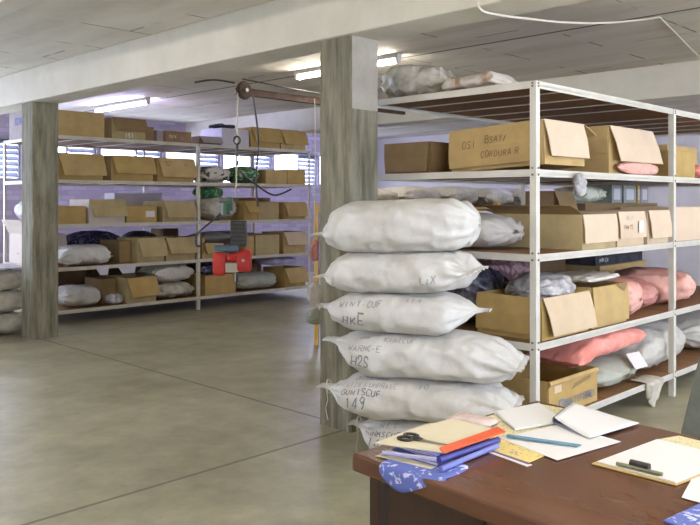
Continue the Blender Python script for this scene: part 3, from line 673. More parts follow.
# sacks on the floor left of the far column
for i, (dx, l) in enumerate(((0, 'bottom soiled sack of the pile left of the back column'), (.03, 'middle soiled sack of the pile left of the back column'), (-.04, 'topmost soiled sack of the pile left of the back column'))):
    sack('woven_sack', l, 'sack', 3.46 + dx, 9.62, .255 * i, .02 * i, 1.15, .6, .265, M['sack_soil'], 'soiled sacks piled left of the back column', left='seam', right='blunt', amp=.03, seed=21 + i)
o = MB().slab([(3.25, 9.38, .80), (3.98, 9.36, .80), (3.95, 9.75, .83), (3.3, 9.8, .83)], (0, 0, 1), .004).build('paper_sheet', M['box_lilac']); tag(o, 'lilac grey sheet lying on the soiled sack pile', 'paper')

# ------------------------------------------------------------------ hoist and hanging machine
t = thing('jib_hoist', 'rusty hoist beam with a pulley hanging under the ceiling', 'hoist', (6.3, 6.5, 2.74))
MB().box(-1.36, 1.3, -.02, .02, -.030, .030).box(-1.36, 1.3, -.035, .035, .030, .036).box(-1.36, 1.3, -.035, .035, -.036, -.030).build('beam', M['rust'], t)
p = MB().tube([(-1.33, -.11, .0), (-1.33, -.06, .0)], .078, 28); p.ring((-1.33, -.085, 0), (0, 1, 0), .082, .014, 28, 8)
pu = p.build('pulley', M['rust'], t, smooth=False)
MB().tube([(-1.33, -.14, 0), (-1.33, .05, 0)], .02, 12).build('axle', M['steelb'], pu)
for x in (.45, 1.2): MB().box(x - .03, x + .03, -.03, .03, .036, H - 2.74).build('hanger', M['rust'], t)
rx, ry = .701, -.713
MB().tube(spline([(-1.41, -.085, 0), (-1.42, -.085, -.25), (-1.425, -.085, -.5), (-1.43, -.085, -1.05)], 6), .008, 6).build('hoist_rope', M['rope'], t)
hk = MB().ring((-1.425, -.09, -.52), (1, .3, 0), .04, .011, 16, 6); hk.tube([(-1.425, -.09, -.56), (-1.425, -.09, -.68)], .014, 8); hk.ring((-1.425, -.09, -.73), (1, -.6, 0), .045, .012, 16, 6, arc=.8)
hk.build('hook', M['motor'], t)
MB().tube(spline([(-1.2, -.07, -.04), (-1.13, -.07, -.5), (-1.16, -.07, -.9), (-1.14, -.07, -1.20)], 8), .010, 6).build('power_cable', M['wire'], t)
MB().tube(spline([(-1.35, .05, .09), (-1.5, .20, .12), (-1.66, .32, .09)], 8) , .010, 6).build('feed_wire', M['wire'], t)
MB().tube(spline([(-1.25, .04, .14), (-.3, .04, .10), (.9, .04, .075)], 8), .009, 6).build('stay_wire', M['wire'], t)

bx, by = 4.83, 6.42
t = thing('bag_sewing_machine', 'red and black bag closing machine hanging on a cable before the back shelving', 'machine', (bx, by, .80), R(-45.5))
# local x runs to the right as seen from the desk
MB().box(-.02, .14, -.06, .06, .34, .60).build('motor_housing', M['motor'], t, bevel=.012)
MB().tube([(-.28, 0, .42), (.0, 0, .43)], [.05, .06], 16).build('motor_arm', M['motor'], t)
MB().tube([(-.17, -.08, .325), (.07, -.08, .32)], .032, 14).build('grip', M['teal'], t, smooth=False)
rd = MB(); rd.box(-.20, -.06, -.06, .06, .04, .28).box(-.06, .06, -.06, .06, .18, .27).box(.04, .19, -.06, .06, .08, .31)
rd.build('frame', M['red'], t, bevel=.035)
MB().box(-.10, .06, -.045, .05, .07, .175).build('plunger', M['steelb'], t, bevel=.01)
MB().tube([(.115, -.075, .20), (.115, -.055, .20)], .062, 24).ring((.115, -.066, .20), (0, 1, 0), .062, .010, 24, 8).build('hand_wheel', M['red'], t, smooth=False)
MB().tube([(-.13, -.070, .11), (-.13, -.05, .11)], .048, 20).build('looper_cover', M['red'], t)
MB().tube([(.115, -.082, .20), (.115, -.07, .20)], .016, 12).build('wheel_hub', M['steelb'], t)
for zz in (.40, .44, .48, .52, .56): MB().box(-.015, .135, -.064, -.060, zz - .008, zz + .008).build('cooling_fin', M['blackp'], t)
MB().tube([(.02, 0, .08), (.02, 0, -.02)], .014, 8).build('needle_bar', M['steelb'], t)
g = MB().tube([(-.07, -.02, .66), (-.07, -.02, .78)], [.045, .035], 12); g.box(-.13, -.01, -.05, .02, .78, .80); g.box(-.05, .0, -.04, .0, .70, .84)
g.build('thread_stand', M['greenp'], t)
MB().tube(spline([(.04, .025, 1.17), (.03, .0, .95), (.02, -.02, .84)], 8), .007, 6).build('suspension_cord', M['rope'], t)
MB().tube(spline([(-.06, 0, .72), (-.18, -.02, .62), (-.36, 0, .46), (-.36, 0, .34), (-.27, 0, .38)], 10), .010, 6).build('lead', M['wire'], t)
MB().tube(spline([(.60, -.04, .92), (.42, -.04, .86), (.22, 0, .98), (.10, -.05, 1.08), (.07, -.08, 1.14)], 10), .010, 6).build('coiled_lead', M['wire'], t)
o = MB().tube(spline([(5.9, 6.35, 2.74), (5.9, 6.34, 2.0), (5.88, 6.35, 1.0)], 6), .005, 6).build('pull_string', M['rope']); tag(o, 'thin pale string hanging from the rusty hoist beam', 'string')

# ------------------------------------------------------------------ the big stack of white sacks
SG = 'white sacks stacked beside the near column'
IF = M['ink_faint']; IK = M['ink']
def stack_sack(label, lx, ly, rx_, ry_, z, Hh, W, texts, left='ear', right='seam', **k):
    dx, dy = rx_ - lx, ry_ - ly
    return sack('woven_sack', label, 'sack', (lx + rx_) / 2, (ly + ry_) / 2, z, math.atan2(dy, dx), math.hypot(dx, dy), W, Hh - .006, M['sack'], SG, nu=84, nv=56, texts=texts, left=left, right=right, amp=.024, nsc=4.2, **k)
q = math.pi
stack_sack('bottom white sack of the tall stack, partly hidden by the desk', 3.56, 3.49, 4.03, 2.47, 0, .285, .54, [('GU  N E C', .04, -.70, q * 0.78, .006, IF, 3), ('SUNMSCUP', .045, -.72, q * 0.91, .007, IK, 4), ('14E', .065, -.66, q * 1.06, .009, IK, 5)], seed=1, string=True, tips=(.66, .55), seam=True)
stack_sack('second sack from the floor in the tall white stack, with a tied tail', 3.44, 3.65, 3.98, 2.53, .27, .265, .55, [('UKZEN UPHE', .032, -.52, q * 0.69, .005, IF, 6), ('SIZE LUMPRASE', .036, -.58, q * 0.81, .005, IF, 7), ('GUNISCUF', .045, -.62, q * 0.93, .0075, IK, 8), ('149', .06, -.57, q * 1.07, .009, IK, 9), ('10', .05, .12, q * 0.78, .006, IF, 30)], seed=2, string=True, tips=(.55, .45), seam=True)
stack_sack('third sack from the floor in the tall white stack, the longest one', 3.47, 3.63, 4.01, 2.51, .515, .295, .54, [('FANS', .035, -.56, q * 0.77, .005, IF, 10), ('KIMZCUF', .04, -.26, q * 0.81, .006, IF, 11), ('WARNC-E', .042, -.60, q * 0.94, .0065, IF, 12), ('H2S', .055, -.57, q * 1.08, .008, IK, 13)], seed=3, tips=(.68, .42), seam=True)
stack_sack('fourth sack from the floor in the tall white stack, marked in large capitals', 3.44, 3.66, 3.90, 2.66, .785, .262, .52, [('WINT-CUF', .05, -.58, q * 0.91, .007, IF, 14), ('HKE', .07, -.54, q * 1.13, .009, IK, 15), ('LT 4', .035, .18, q * 0.81, .006, IF, 16)], seed=4, tips=(.55, .62), right='ear')
stack_sack('fifth sack from the floor in the tall white stack, just under the topmost', 3.43, 3.67, 3.86, 2.72, 1.03, .27, .52, [('LIX', .045, .45, q * 1.10, .007, IF, 17)], seed=5, tilt=R(-1.2), tips=(.35, .55), right='seam', seam=True)
stack_sack('topmost rounded sack of the tall white stack', 3.42, 3.68, 3.88, 2.71, 1.275, .335, .56, [('2', .05, .05, q * 0.62, .007, IF, 18)], seed=6, tilt=R(-2.2), tips=(.38, .5), right='blunt')

# ------------------------------------------------------------------ near shelving contents
GN = 'cardboard boxes on the near shelving'
def nb(label, x0, x1, y0, y1, lvl, h, m, flaps=(), dz=.001, **k): return carton('cardboard_box', label, x0, x1, y0, y1, NL[lvl] + dz, h, m, flaps, GN, **k)
# fourth shelf (second from top)
b = nb('long tilted carton with handwriting on the second near shelf', 4.42, 4.94, 2.60, 3.34, 3, .29, M['box_tan'], [('left', .265, 86, (.0, .0)), ('front', .24, 83, (.03, .01), M['box_pink']), ('right', .2, 20)], tiltx=R(-3.0), dz=.022)
def lt(txt, hh, yy, zz, s): plane_text(b, txt, hh, (-.288 + (.0), yy, zz), (0, -1, 0), (-.07, 0, .997), .006, M['ink_brown'], .15, seed=s, slant=.2)
lt('OSI', .048, .25, .155, 1); lt('BSAY/', .042, .06, .175, 2); lt('CORDURA R', .042, .10, .08, 3)
nb('brown box with a folded lid standing at the far left of the second near shelf', 4.42, 4.84, 3.54, 3.97, 3, .235, M['box_brown'], [('left', .22, 84, (.03, .0), M['box_brown']), ('front', .19, 87)])
nb('narrow brown box leaning beside the tilted carton on the second near shelf', 4.62, 4.86, 3.375, 3.50, 3, .24, M['box_dark'], [('left', .2, 78)], tilty=R(4), dz=.012)
b = nb('big carton with pale hanging flap and pink parcel, second near shelf', 5.42, 6.16, 2.66, 3.3, 3, .36, M['box_tan'], [('front', .27, 76, (.05, .05), M['box_pink']), ('left', .2, 88)])
lump('plastic_bag', 'pink wrapped parcel peeking out below the pale hanging flap', 'bag', 5.82, 2.615, NL[3], 0, .70, .055, .10, M['pinkpale'], seed=31, amp=.008)
nb('plain tan carton right of the second shelf post on the near shelving', 6.50, 6.96, 2.62, 3.2, 3, .23, M['box_gold'], closed=True)
nb('tan carton standing behind at the right edge of the second near shelf', 7.05, 7.75, 2.9, 3.6, 3, .32, M['box_tan'], closed=True)
sack('woven_sack', 'red bundle at the right edge of the second near shelf', 'sack', 7.25, 2.72, NL[3], 0, .5, .3, .13, M['pink'], left='pillow', right='pillow', amp=.02, seed=33, nu=30)
# third shelf
nb('large open carton with a long dark lid on the middle near shelf', 4.94, 5.44, 2.62, 3.33, 2, .245, M['box_sand'], [('left', .16, -22, (0, 0), M['box_brown']), ('back', .16, -10, (0, 0), M['box_brown']), ('front', .20, 86, (.01, .0), M['box_pink'])])
b = nb('pale carton with faint marks on the front of the middle near shelf', 5.47, 5.92, 2.62, 3.2, 2, .26, M['box_pale'], [('front', .20, 85, (.01, .0), M['box_pink'])])
plane_text(b, 'AS LC', .03, (-.12, -.313, .20), (1, 0, 0), (0, .09, .99), .005, M['ink_faint'], .2)
plane_text(b, 'FAN YS', .03, (-.16, -.318, .13), (1, 0, 0), (0, .09, .99), .006, M['ink_brown'], .2, seed=3)
MB().box(.06, .14, -.330, -.326, .10, .19).build('sticker', M['paper'], b)
nb('pale carton just left of the second post on the middle near shelf', 5.99, 6.39, 2.62, 3.1, 2, .265, M['box_pale'], [('front', .22, 84, (.03, .0), M['box_pink'])])
nb('wide pale carton right of the second post on the middle near shelf', 6.53, 7.3, 2.62, 3.1, 2, .29, M['box_pink'], closed=True)
nb('long brown carton lying behind the pale boxes of the middle near shelf', 6.02, 7.45, 3.16, 3.62, 2, .32, M['box_brown'], closed=True)
o = nb('small brown flap box above the open carton of the middle near shelf', 5.64, 5.92, 3.24, 3.5, 2, .42, M['box_brown'], [('front', .16, 70)])
MB().box(-.13, .13, -.02, .02, .0, .01).build('crease', M['box_brown'], o)
sack('print_sack', 'white and lime bag lying on the long brown carton', 'bag', 6.32, 3.38, NL[2] + .322, 0, .54, .38, .145, M['limeprint'], left='pillow', right='pillow', amp=.02, seed=34)
for i, (xx, w_, m_, l) in enumerate(((6.66, .2, M['olive'], 'grey green box file, leftmost on the long brown carton'), (6.90, .26, M['olive'], 'grey green box file in the middle on the long brown carton'), (7.19, .05, M['yellow'], 'thin yellow file among the grey green box files'), (7.26, .17, M['box_grey'], 'grey box file, rightmost on the long brown carton'))):
    tt = thing('box_file', l, 'file', (xx + w_ / 2, 3.38, NL[2] + .322), 0, 'box files on the long brown carton')
    MB().box(-w_ / 2, w_ / 2, -.14, .14, 0, .165).build('case', m_, tt, bevel=.004)
    MB().box(-w_ * .3, w_ * .3, -.1415, -.1405, .03, .13).build('spine_label', M['paper_grey'], tt)
sack('woven_sack', 'white sack poking out behind the topmost stack sack on the middle near shelf', 'sack', 4.64, 3.30, NL[2], R(90), .70, .5, .25, M['sack_grey'], left='pillow', right='pillow', amp=.02, seed=35)
# fourth shelf down
b = nb('wide open carton with pale front flap on the fourth near shelf', 4.42, 5.03, 2.62, 3.12, 1, .275, M['box_gold'], [('front', .25, 78, (.05, .02), M['box_pale']), ('left', .24, 87)])
sack('plastic_bag', 'grey crumpled plastic bag heaped in the wide open carton', 'bag', 4.80, 2.86, NL[1] + .18, .1, .50, .40, .22, M['film_grey'], left='pillow', right='pillow', amp=.03, seed=36, nsc=9)
sack('plastic_bag', 'black plastic bag behind the wide open carton on the fourth near shelf', 'bag', 4.72, 3.45, NL[1], R(90), .62, .55, .44, M['film_dark'], left='pillow', right='pillow', amp=.04, seed=37, nsc=9)
b = nb('tan carton with a torn top notch on the fourth near shelf', 5.08, 5.62, 2.62, 3.1, 1, .29, M['box_tan'], [('front', .27, 87, (.0, .0)), ('left', .2, 84)])
MB().add([(.07, -.2625, .292), (.25, -.2625, .292), (.19, -.2650, .235)], [(0, 1, 2)]).build('tear', M['box_brown'], b)
sack('plastic_bag', 'white plastic sheet lying over the torn tan carton', 'bag', 5.38, 2.86, NL[1] + .30, .1, .62, .40, .055, M['film_white'], left='seam', right='seam', amp=.012, seed=38)
lump('fabric_bundle', 'mauve mottled cloth heap behind the torn tan carton', 'bundle', 5.50, 3.66, NL[1], 0, .84, .5, .46, M['mauve'], seed=39, amp=.04)
sack('plastic_bag', 'pale pink full bag right of the torn tan carton', 'bag', 5.87, 2.93, NL[1], R(-84), .60, .34, .29, M['pinkpale'], left='seam', right='blunt', amp=.02, seed=40)
sack('plastic_bag', 'dusky rose bag just left of the second post on the fourth near shelf', 'bag', 6.22, 2.95, NL[1], R(-86), .60, .32, .27, M['rose'], left='seam', right='pillow', amp=.02, seed=41)
sack('plastic_bag', 'pink crumpled bag right of the second post on the fourth near shelf', 'bag', 6.85, 2.95, NL[1], R(-60), .70, .62, .30, M['pinkpale'], left='seam', right='pillow', amp=.035, seed=42, nsc=8)
nb('tan carton behind the pink bags on the fourth near shelf', 6.75, 7.75, 3.40, 3.9, 1, .30, M['box_tan'], closed=True)
b = nb('dark printed carton on the tan carton behind the pink bags', 6.70, 7.70, 3.42, 3.85, 1, .175, M['black'], dz=.302, closed=True)
plane_text(b, 'MXWNX', .05, (-.42, -.2165, .09), (1, 0, 0), (0, 0, 1), .008, M['paper_grey'], .1); plane_text(b, 'HNRIEW', .035, (-.42, -.2165, .03), (1, 0, 0), (0, 0, 1), .006, M['paper_grey'], .1, seed=4)
nb('flat brown carton behind the rose bag on the fourth near shelf', 5.95, 6.7, 3.72, 3.95, 1, .40, M['box_dark'], closed=True)
# bottom shelf
b = nb('open printed carton at the left of the bottom near shelf', 4.50, 5.16, 2.62, 3.12, 0, .235, M['box_gold'], [('front', .035, 88, (.0, .0), M['box_tan']), ('left', .20, 87)])
plane_text(b, 'MULTIFIBRES', .045, (-.12, -.2535, .045), (1, 0, 0), (0, 0, 1), .009, M['slate'], .02)
MB().box(-.20, -.135, -.2525, -.2505, .03, .10).build('printed_logo', M['slate'], b)
plane_text(b, 'N', .045, (-.188, -.2540, .042), (1, 0, 0), (0, 0, 1), .008, M['box_tan'], .02)
MB().box(-.26, -.17, -.2525, -.2505, .15, .215).build('printed_stamp', M['box_pink'], b)
MB().add([(-.04, -.2525, .14), (.0, -.2525, .175), (.20, -.2525, .205), (.24, -.2525, .19), (.22, -.2525, .175), (.0, -.2525, .145)], [(0, 1, 2, 3, 4, 5)]).build('hand_hole', M['box_brown'], b)
sack('woven_sack', 'salmon pink sack lying across the printed carton on the bottom near shelf', 'sack', 5.46, 2.84, NL[0] + .238, .03, 1.18, .48, .198, M['pink'], left='seam', right='seam', amp=.013, seed=43, tips=(.12, .42), seam=True)
sack('woven_sack', 'sage green sack right of the printed carton on the bottom near shelf', 'sack', 5.63, 2.95, NL[0], R(-88), .66, .84, .215, M['sage'], left='seam', right='pillow', amp=.02, seed=44)
sack('woven_sack', 'big grey white sack behind the second post on the bottom near shelf', 'sack', 6.63, 3.04, NL[0], R(3), 1.12, .74, .36, M['sack_grey'], left='seam', right='pillow', amp=.03, seed=45, tips=(.35, .5))
sack('woven_sack', 'dark grey sack at the far right of the bottom near shelf', 'sack', 7.75, 3.0, NL[0], R(3), 1.05, .7, .34, M['sack_grey'], left='pillow', right='pillow', amp=.03, seed=46)
nb('dark box far back under the pink bags on the bottom near shelf', 5.3, 6.1, 3.5, 3.95, 0, .40, M['box_brown'], closed=True)
o = MB().slab([(5.70, 2.585, NL[0] + .14), (5.92, 2.585, NL[0] + .13), (5.97, 2.68, NL[0] + .225), (5.76, 2.69, NL[0] + .232)], (0, -.6, .8), .003).build('paper_sheet', M['paper']); tag(o, 'white card lying on the sage green sack', 'paper')
# rag at post foot
V = []; F = []; nx, nz = 18, 12
for r_i in range(nz):
    for c_i in range(nx):
        u, v = c_i / (nx - 1), r_i / (nz - 1)
        if v < .35: y, z = 2.70 - .13 * v / .35, NL[0] + .012 + .006 * math.sin(u * 14)
        else: y, z = 2.565 - .012 * math.sin(v * 5), NL[0] + .012 - (v - .35) / .65 * (.17 - .05 * math.sin(u * 7 + 1))
        V.append((5.86 + .25 * (.5 + (u - .5) * (1 - .35 * max(0, v - .4))) , y + .018 * math.sin(u * 17 + v * 3), z))
F = [(a * nx + c, a * nx + c + 1, (a + 1) * nx + c + 1, (a + 1) * nx + c) for a in range(nz - 1) for c in range(nx - 1)]
o = obj('cloth_rag', V, F, M['sack_soil'], None, smooth=True); o.modifiers.new('t', 'SOLIDIFY').thickness = .006
tag(o, 'pale crumpled rag hanging from the bottom near shelf beside the second post', 'rag')
lump('plastic_rag', 'torn grey plastic scrap hanging below the tilted carton on the second near shelf', 'rag', 4.78, 2.55, NL[3] - .17, 0, .13, .05, .16, M['film_grey'], seed=56, amp=.02)
# on top of near shelving
sack('plastic_dome', 'clear plastic sheeting bundled on top of the near shelving', 'plastic', 4.62, 3.80, NL[4] + .004, R(-80), .56, .50, .27, M['film_dusty'], left='pillow', right='pillow', amp=.045, seed=52, nsc=6)
sack('covered_bundle', 'brown and white bundle on top of the near shelving beside the plastic', 'bundle', 4.56, 3.18, NL[4] + .004, R(-86), .60, .36, .125, fabric_print('brown and white wrap', (.70, .66, .60), (.36, .22, .13), 3.2, .48, .58), left='pillow', right='ear', amp=.03, seed=53, tips=(.4, .15))
for i, (xx, yy, l) in enumerate(((6.05, 2.75, 'dry twiggy debris on top of the near shelving by the second post'), (6.25, 2.78, 'small dry debris heap nearest the second post top'))):
    rnd = random.Random(60 + i); mb = MB()
    for k in range(26):
        a = rnd.uniform(0, 6.28); r = rnd.uniform(.02, .12); h = rnd.uniform(.01, .06)
        mb.tube([(rnd.uniform(-.08, .08), rnd.uniform(-.04, .04), .003), (r * math.cos(a), r * math.sin(a) * .6, h)], .004, 4)
    o = mb.build('twig_heap', M['debris']); o.location = (xx, yy, NL[4] + .001); tag(o, l, 'debris')

# ------------------------------------------------------------------ yellow shelving contents
ZY = 1.521
for i, (xx, L, Hh, l) in enumerate(((6.35, .75, .22, 'dark topped pale sack at the left end of the yellow shelving'), (7.12, .78, .25, 'white sack second from the left on the yellow shelving'), (7.9, .72, .26, 'white sack third from the left on the yellow shelving'), (8.7, .75, .25, 'white sack fourth from the left on the yellow shelving'), (9.45, .7, .26, 'white sack second from the right on the yellow shelving'), (10.2, .75, .25, 'white sack at the right end of the yellow shelving'))):
    sack('woven_sack', l, 'sack', xx, 6.0, ZY, .0, L, .6, Hh, M['sack_soil'] if i == 0 else M['sack_grey'], 'sacks on the yellow shelving', left='seam', right='pillow', amp=.025, seed=70 + i, nu=40)
carton('cardboard_box', 'grey white parcel box on the lower yellow shelf by the column', 6.1, 6.8, 5.70, 6.28, .351, .5, M['box_lilac'], (), 'boxes on the lower yellow shelf', closed=True)
carton('cardboard_box', 'tan box on the lower yellow shelf further right', 7.0, 7.8, 5.70, 6.28, .351, .5, M['box_tan'], (), 'boxes on the lower yellow shelf', closed=True)
# things hanging on the yellow post
lump('cloth_rag', 'dark red rag hanging on the yellow post', 'rag', 5.87, 6.32, .93, R(-45), .10, .06, .24, M['rose'], seed=80, amp=.015)
lump('plastic_bag', 'crumpled white bag hanging low on the yellow post', 'bag', 5.86, 6.30, .42, R(-45), .17, .10, .28, M['film_white'], seed=81, amp=.03)
lump('cloth_rag', 'grey green rag below the white bag on the yellow post', 'rag', 5.85, 6.29, .24, R(-45), .20, .10, .17, M['sage'], seed=82, amp=.03)

# ------------------------------------------------------------------ ceiling cable
o = MB().tube(spline([(3.79, 2.68, 2.86), (3.82, 2.68, 2.735), (4.03, 2.68, 2.733), (4.37, 2.68, 2.766), (4.75, 2.68, 2.808), (5.32, 2.68, 2.894), (5.99, 2.68, 3.027), (6.36, 2.68, 3.112)], 10), .008, 6).build('ceiling_cable', M['cable_white']); tag(o, 'white flex sagging from the beam to the ceiling', 'cable')
o = MB().tube([(6.36, 2.68, 3.112), (8.33, 3.09, 3.09)], .007, 6).build('ceiling_wire', M['cable_white']); tag(o, 'thin straight white wire under the ceiling at the upper right', 'wire')

# ------------------------------------------------------------------ the desk
DA = R(-4.0)
dk = thing('desk', 'brown veneered desk covered in papers in the foreground', 'desk', (1.88, 1.84, 0), DA)
# local: x across (0..1.055), y from 0 down to -2.0
W_, L_ = 1.055, 2.0
MB().box(0, W_, -L_, 0, .69, .75).build('desktop', M['deskwood'], dk, bevel=.008)
MB().box(.045, .095, -.085, -.04, 0, .69).build('leg', M['deskdark'], dk, bevel=.003)
MB().box(W_ - .11, W_ - .06, -.085, -.04, 0, .69).build('leg', M['deskdark'], dk, bevel=.003)
MB().box(.10, W_ - .12, -.075, -.055, .08, .69).build('end_panel', M['deskdark'], dk)
MB().box(.055, .075, -.52, -.115, .06, .69).build('front_panel', M['deskdark'], dk, bevel=.003)
MB().box(.055, .075, -L_ + .08, -.53, .06, .69).build('front_panel', M['deskdark'], dk, bevel=.003)
MB().box(.08, .5, -L_ + .05, -L_ + .07, .0, .69).build('end_panel', M['deskdark'], dk)
ZD = .7505
def sheet(name, label, pts, z, t, m, cat='paper', group=None, bevel=0, parent=None):
    o = MB().slab([(x, y, z) for x, y in pts], (0, 0, 1), t).build(name, m, parent, bevel=bevel)
    if parent is None: tag(o, label, cat, group)
    return o
# papers under everything
sheet('newspaper', 'cream newsprint sheet spread at the far end of the desk', [(2.33, 1.79), (2.88, 1.74), (2.90, 1.50), (2.60, 1.48), (2.34, 1.56)], ZD, .0015, M['newsprint'])
sheet('leaflet', 'yellow printed leaflet with a purple band on the desk', [(2.24, 1.59), (2.205, 1.355), (2.30, 1.355), (2.42, 1.56)], ZD + .002, .002, M['yellow_print'])
o = sheet('paper_strip', 'white and purple paper strip along the yellow leaflet edge', [(2.215, 1.565), (2.175, 1.345), (2.20, 1.340), (2.24, 1.56)], ZD, .0015, M['paper'])
sheet('purple_band', '', [(2.227, 1.56), (2.192, 1.350), (2.203, 1.348), (2.24, 1.56)], ZD + .0016, .0008, M['purple'], parent=o)
sheet('paper_sheet', 'white sheet under the dusty blue ruler on the desk', [(2.36, 1.57), (2.285, 1.30), (2.62, 1.24), (2.66, 1.50)], ZD + .004, .0015, M['paper'])
# white pad
t = thing('paper_pad', 'blank white paper pad at the far end of the desk', 'paper pad', (0, 0, 0))
for i in range(3):
    k = .004 * i
    sheet('page', '', [(2.62 + k, 1.775 - k), (2.47 + k, 1.575 + k), (2.71 - k, 1.50 + k), (2.87 - k, 1.72 - k)], ZD + .006 + .002 * i, .0016, M['paper'], parent=t)
# folded notebook with rolled spine
t = thing('notebook', 'white notebook folded back on itself with a curled grey edge', 'notebook', (0, 0, 0))
a0, a1 = Vector((2.64, 1.515)), Vector((2.885, 1.575)); b0, b1 = Vector((2.56, 1.33)), Vector((2.865, 1.285))
def nb_strip(name, prof, th, m):
    V = []; n = len(prof)
    for j in range(9):
        s = j / 8
        for (u, z) in prof:
            p = a0.lerp(a1, s).lerp(b0.lerp(b1, s), u); V.append(Vector((p.x, p.y, ZD + .008 + z)))
    F = [(j * n + i, j * n + i + 1, (j + 1) * n + i + 1, (j + 1) * n + i) for j in range(8) for i in range(n - 1)]
    o = obj(name, V, F, m, t, smooth=True)
    s = o.modifiers.new('t', 'SOLIDIFY'); s.thickness = th; s.offset = 0
    return o
r_ = .02
top = [(u, (.003 + .023 * (1 - u) ** 1.5) * (1 if u > 0 else 1)) for u in [0.02 + .98 * i / 12 for i in range(13)]]
curl = [(.02 - .055 * math.sin(a), .0135 + .0135 * math.cos(a)) for a in [math.pi * i / 10 for i in range(11)]]
bot = [(.02 + .98 * i / 8, .0015) for i in range(9)]
nb_strip('top_pages', top, .004, M['paper'])
nb_strip('curled_cover', curl, .003, M['slate'])
nb_strip('bottom_pages', bot, .002, M['louvre'])  # dark colour holds the shade inside the fold as well as the grey cover
# ruler
o = MB().slab([(2.385, 1.555, ZD + .012), (2.365, 1.545, ZD + .012), (2.445, 1.315, ZD + .007), (2.475, 1.315, ZD + .007)], (0, 0, 1), .004).build('ruler', M['rulerblue']); tag(o, 'dusty blue plastic ruler lying on white paper', 'ruler')
# pink packet
sack('plastic_packet', 'pinkish clear plastic packet behind the cream folder', 'packet', 2.432, 1.735, ZD + .003, R(-84), .19, .10, .030, M['pinkfilm'], left='seam', right='seam', amp=.004, seed=90, nu=30, nv=24)
# floral cloth hanging over the edge
def drape(name, label, pts, m):
    # pts: rows of points
    n = len(pts[0]); V = [Vector(p) for r in pts for p in r]; F = [(i * n + k, i * n + k + 1, (i + 1) * n + k + 1, (i + 1) * n + k) for i in range(len(pts) - 1) for k in range(n - 1)]
    o = obj(name, V, F, m, None, smooth=True)
    s = o.modifiers.new('sub', 'SUBSURF'); s.levels = s.render_levels = 2
    q = o.modifiers.new('t', 'SOLIDIFY'); q.thickness = .003; q.offset = 1
    return tag(o, label, 'cloth')
def on_edge(y): return 1.88 + (y - 1.84) * .0699
rows = []
ys = [1.70, 1.655, 1.60, 1.53, 1.46]; hang = [.025, .05, .066, .03, .0]
rows.append([(on_edge(y) + .20, y, ZD + .001) for y in ys]); rows.append([(on_edge(y) + .08, y, ZD + .001) for y in ys]); rows.append([(on_edge(y) + .006 if hang[i] > .01 else on_edge(y) + .05, y, ZD + .006) for i, y in enumerate(ys)])
rows.append([(on_edge(y) - .014 if hang[i] > .01 else on_edge(y) + .04, y - .006, (ZD - .004 if hang[i] > .01 else ZD + .002)) for i, y in enumerate(ys)])
rows.append([(on_edge(y) - .018 - .05 * hang[i] if hang[i] > .01 else on_edge(y) + .03, y - .01, (ZD - hang[i] if hang[i] > .01 else ZD + .002)) for i, y in enumerate(ys)])
drape('floral_cloth', 'blue floral cloth hanging over the desk edge under the books', rows, M['floral'])
# books under the folder
def book(label, cx, cy, w, d, z, h, ang, cover, pages, group='exercise books stacked under the cream folder'):
    t = thing('exercise_book', label, 'book', (cx, cy, z), ang, group)
    MB().box(-w / 2 + .004, w / 2 - .004, -d / 2 + .004, d / 2, .002, h - .002).build('pages', pages, t)
    c = MB().box(-w / 2, w / 2, -d / 2, d / 2, 0, .002).box(-w / 2, w / 2, -d / 2, d / 2, h - .002, h).box(-w / 2, w / 2, -d / 2 - .002, -d / 2, 0, h)
    c.build('cover', cover, t)
    return t
book('blue exercise book at the bottom of the stack on the floral cloth', 2.11, 1.64, .30, .19, ZD + .005, .012, R(2), M['bluebook'], M['paper'])
book('navy exercise book in the middle of the stack under the folder', 2.12, 1.645, .29, .19, ZD + .0175, .012, R(-5), M['navyb'], M['cream'])
book('pale blue exercise book just under the cream folder', 2.10, 1.66, .28, .19, ZD + .030, .008, R(4), M['bluebook'], M['cream'])
o = MB().tube([(1.915, 1.73, ZD + .017), (1.965, 1.545, ZD + .026)], .007, 10).build('rolled_cloth', M['lavender']); tag(o, 'small rolled lavender cloth sticking out of the book stack', 'cloth')
o = MB().tube([(1.965, 1.535, ZD + .026), (2.28, 1.522, ZD + .026)], .010, 12).build('rolled_plan', M['navyb']); tag(o, 'rolled navy cover sheet lying along the book stack', 'roll')
o = MB().tube([(1.935, 1.505, ZD + .012), (2.26, 1.512, ZD + .012)], .009, 12).build('rolled_plan', M['bluebook']); tag(o, 'rolled lighter blue sheet lying at the desk edge', 'roll')
sheet('folder', 'cream card folder on top of the stack with scissors on it', [(1.915, 1.77), (2.22, 1.784), (2.245, 1.768), (2.335, 1.762), (2.33, 1.555), (2.0, 1.535)], ZD + .039, .003, M['cream'], 'folder')
sheet('folder', 'cream loose sheet sticking out under the card folder', [(1.905, 1.755), (2.06, 1.775), (1.98, 1.545), (1.935, 1.545)], ZD + .0025, .0015, M['cream'], 'folder')
o = MB().slab([(1.985, 1.530, ZD + .043), (2.015, 1.572, ZD + .043), (2.335, 1.562, ZD + .046), (2.31, 1.512, ZD + .046)], (0, 0, 1), .005).build('plastic_strip', M['orange']); tag(o, 'orange red plastic strip along the folder edge', 'strip')
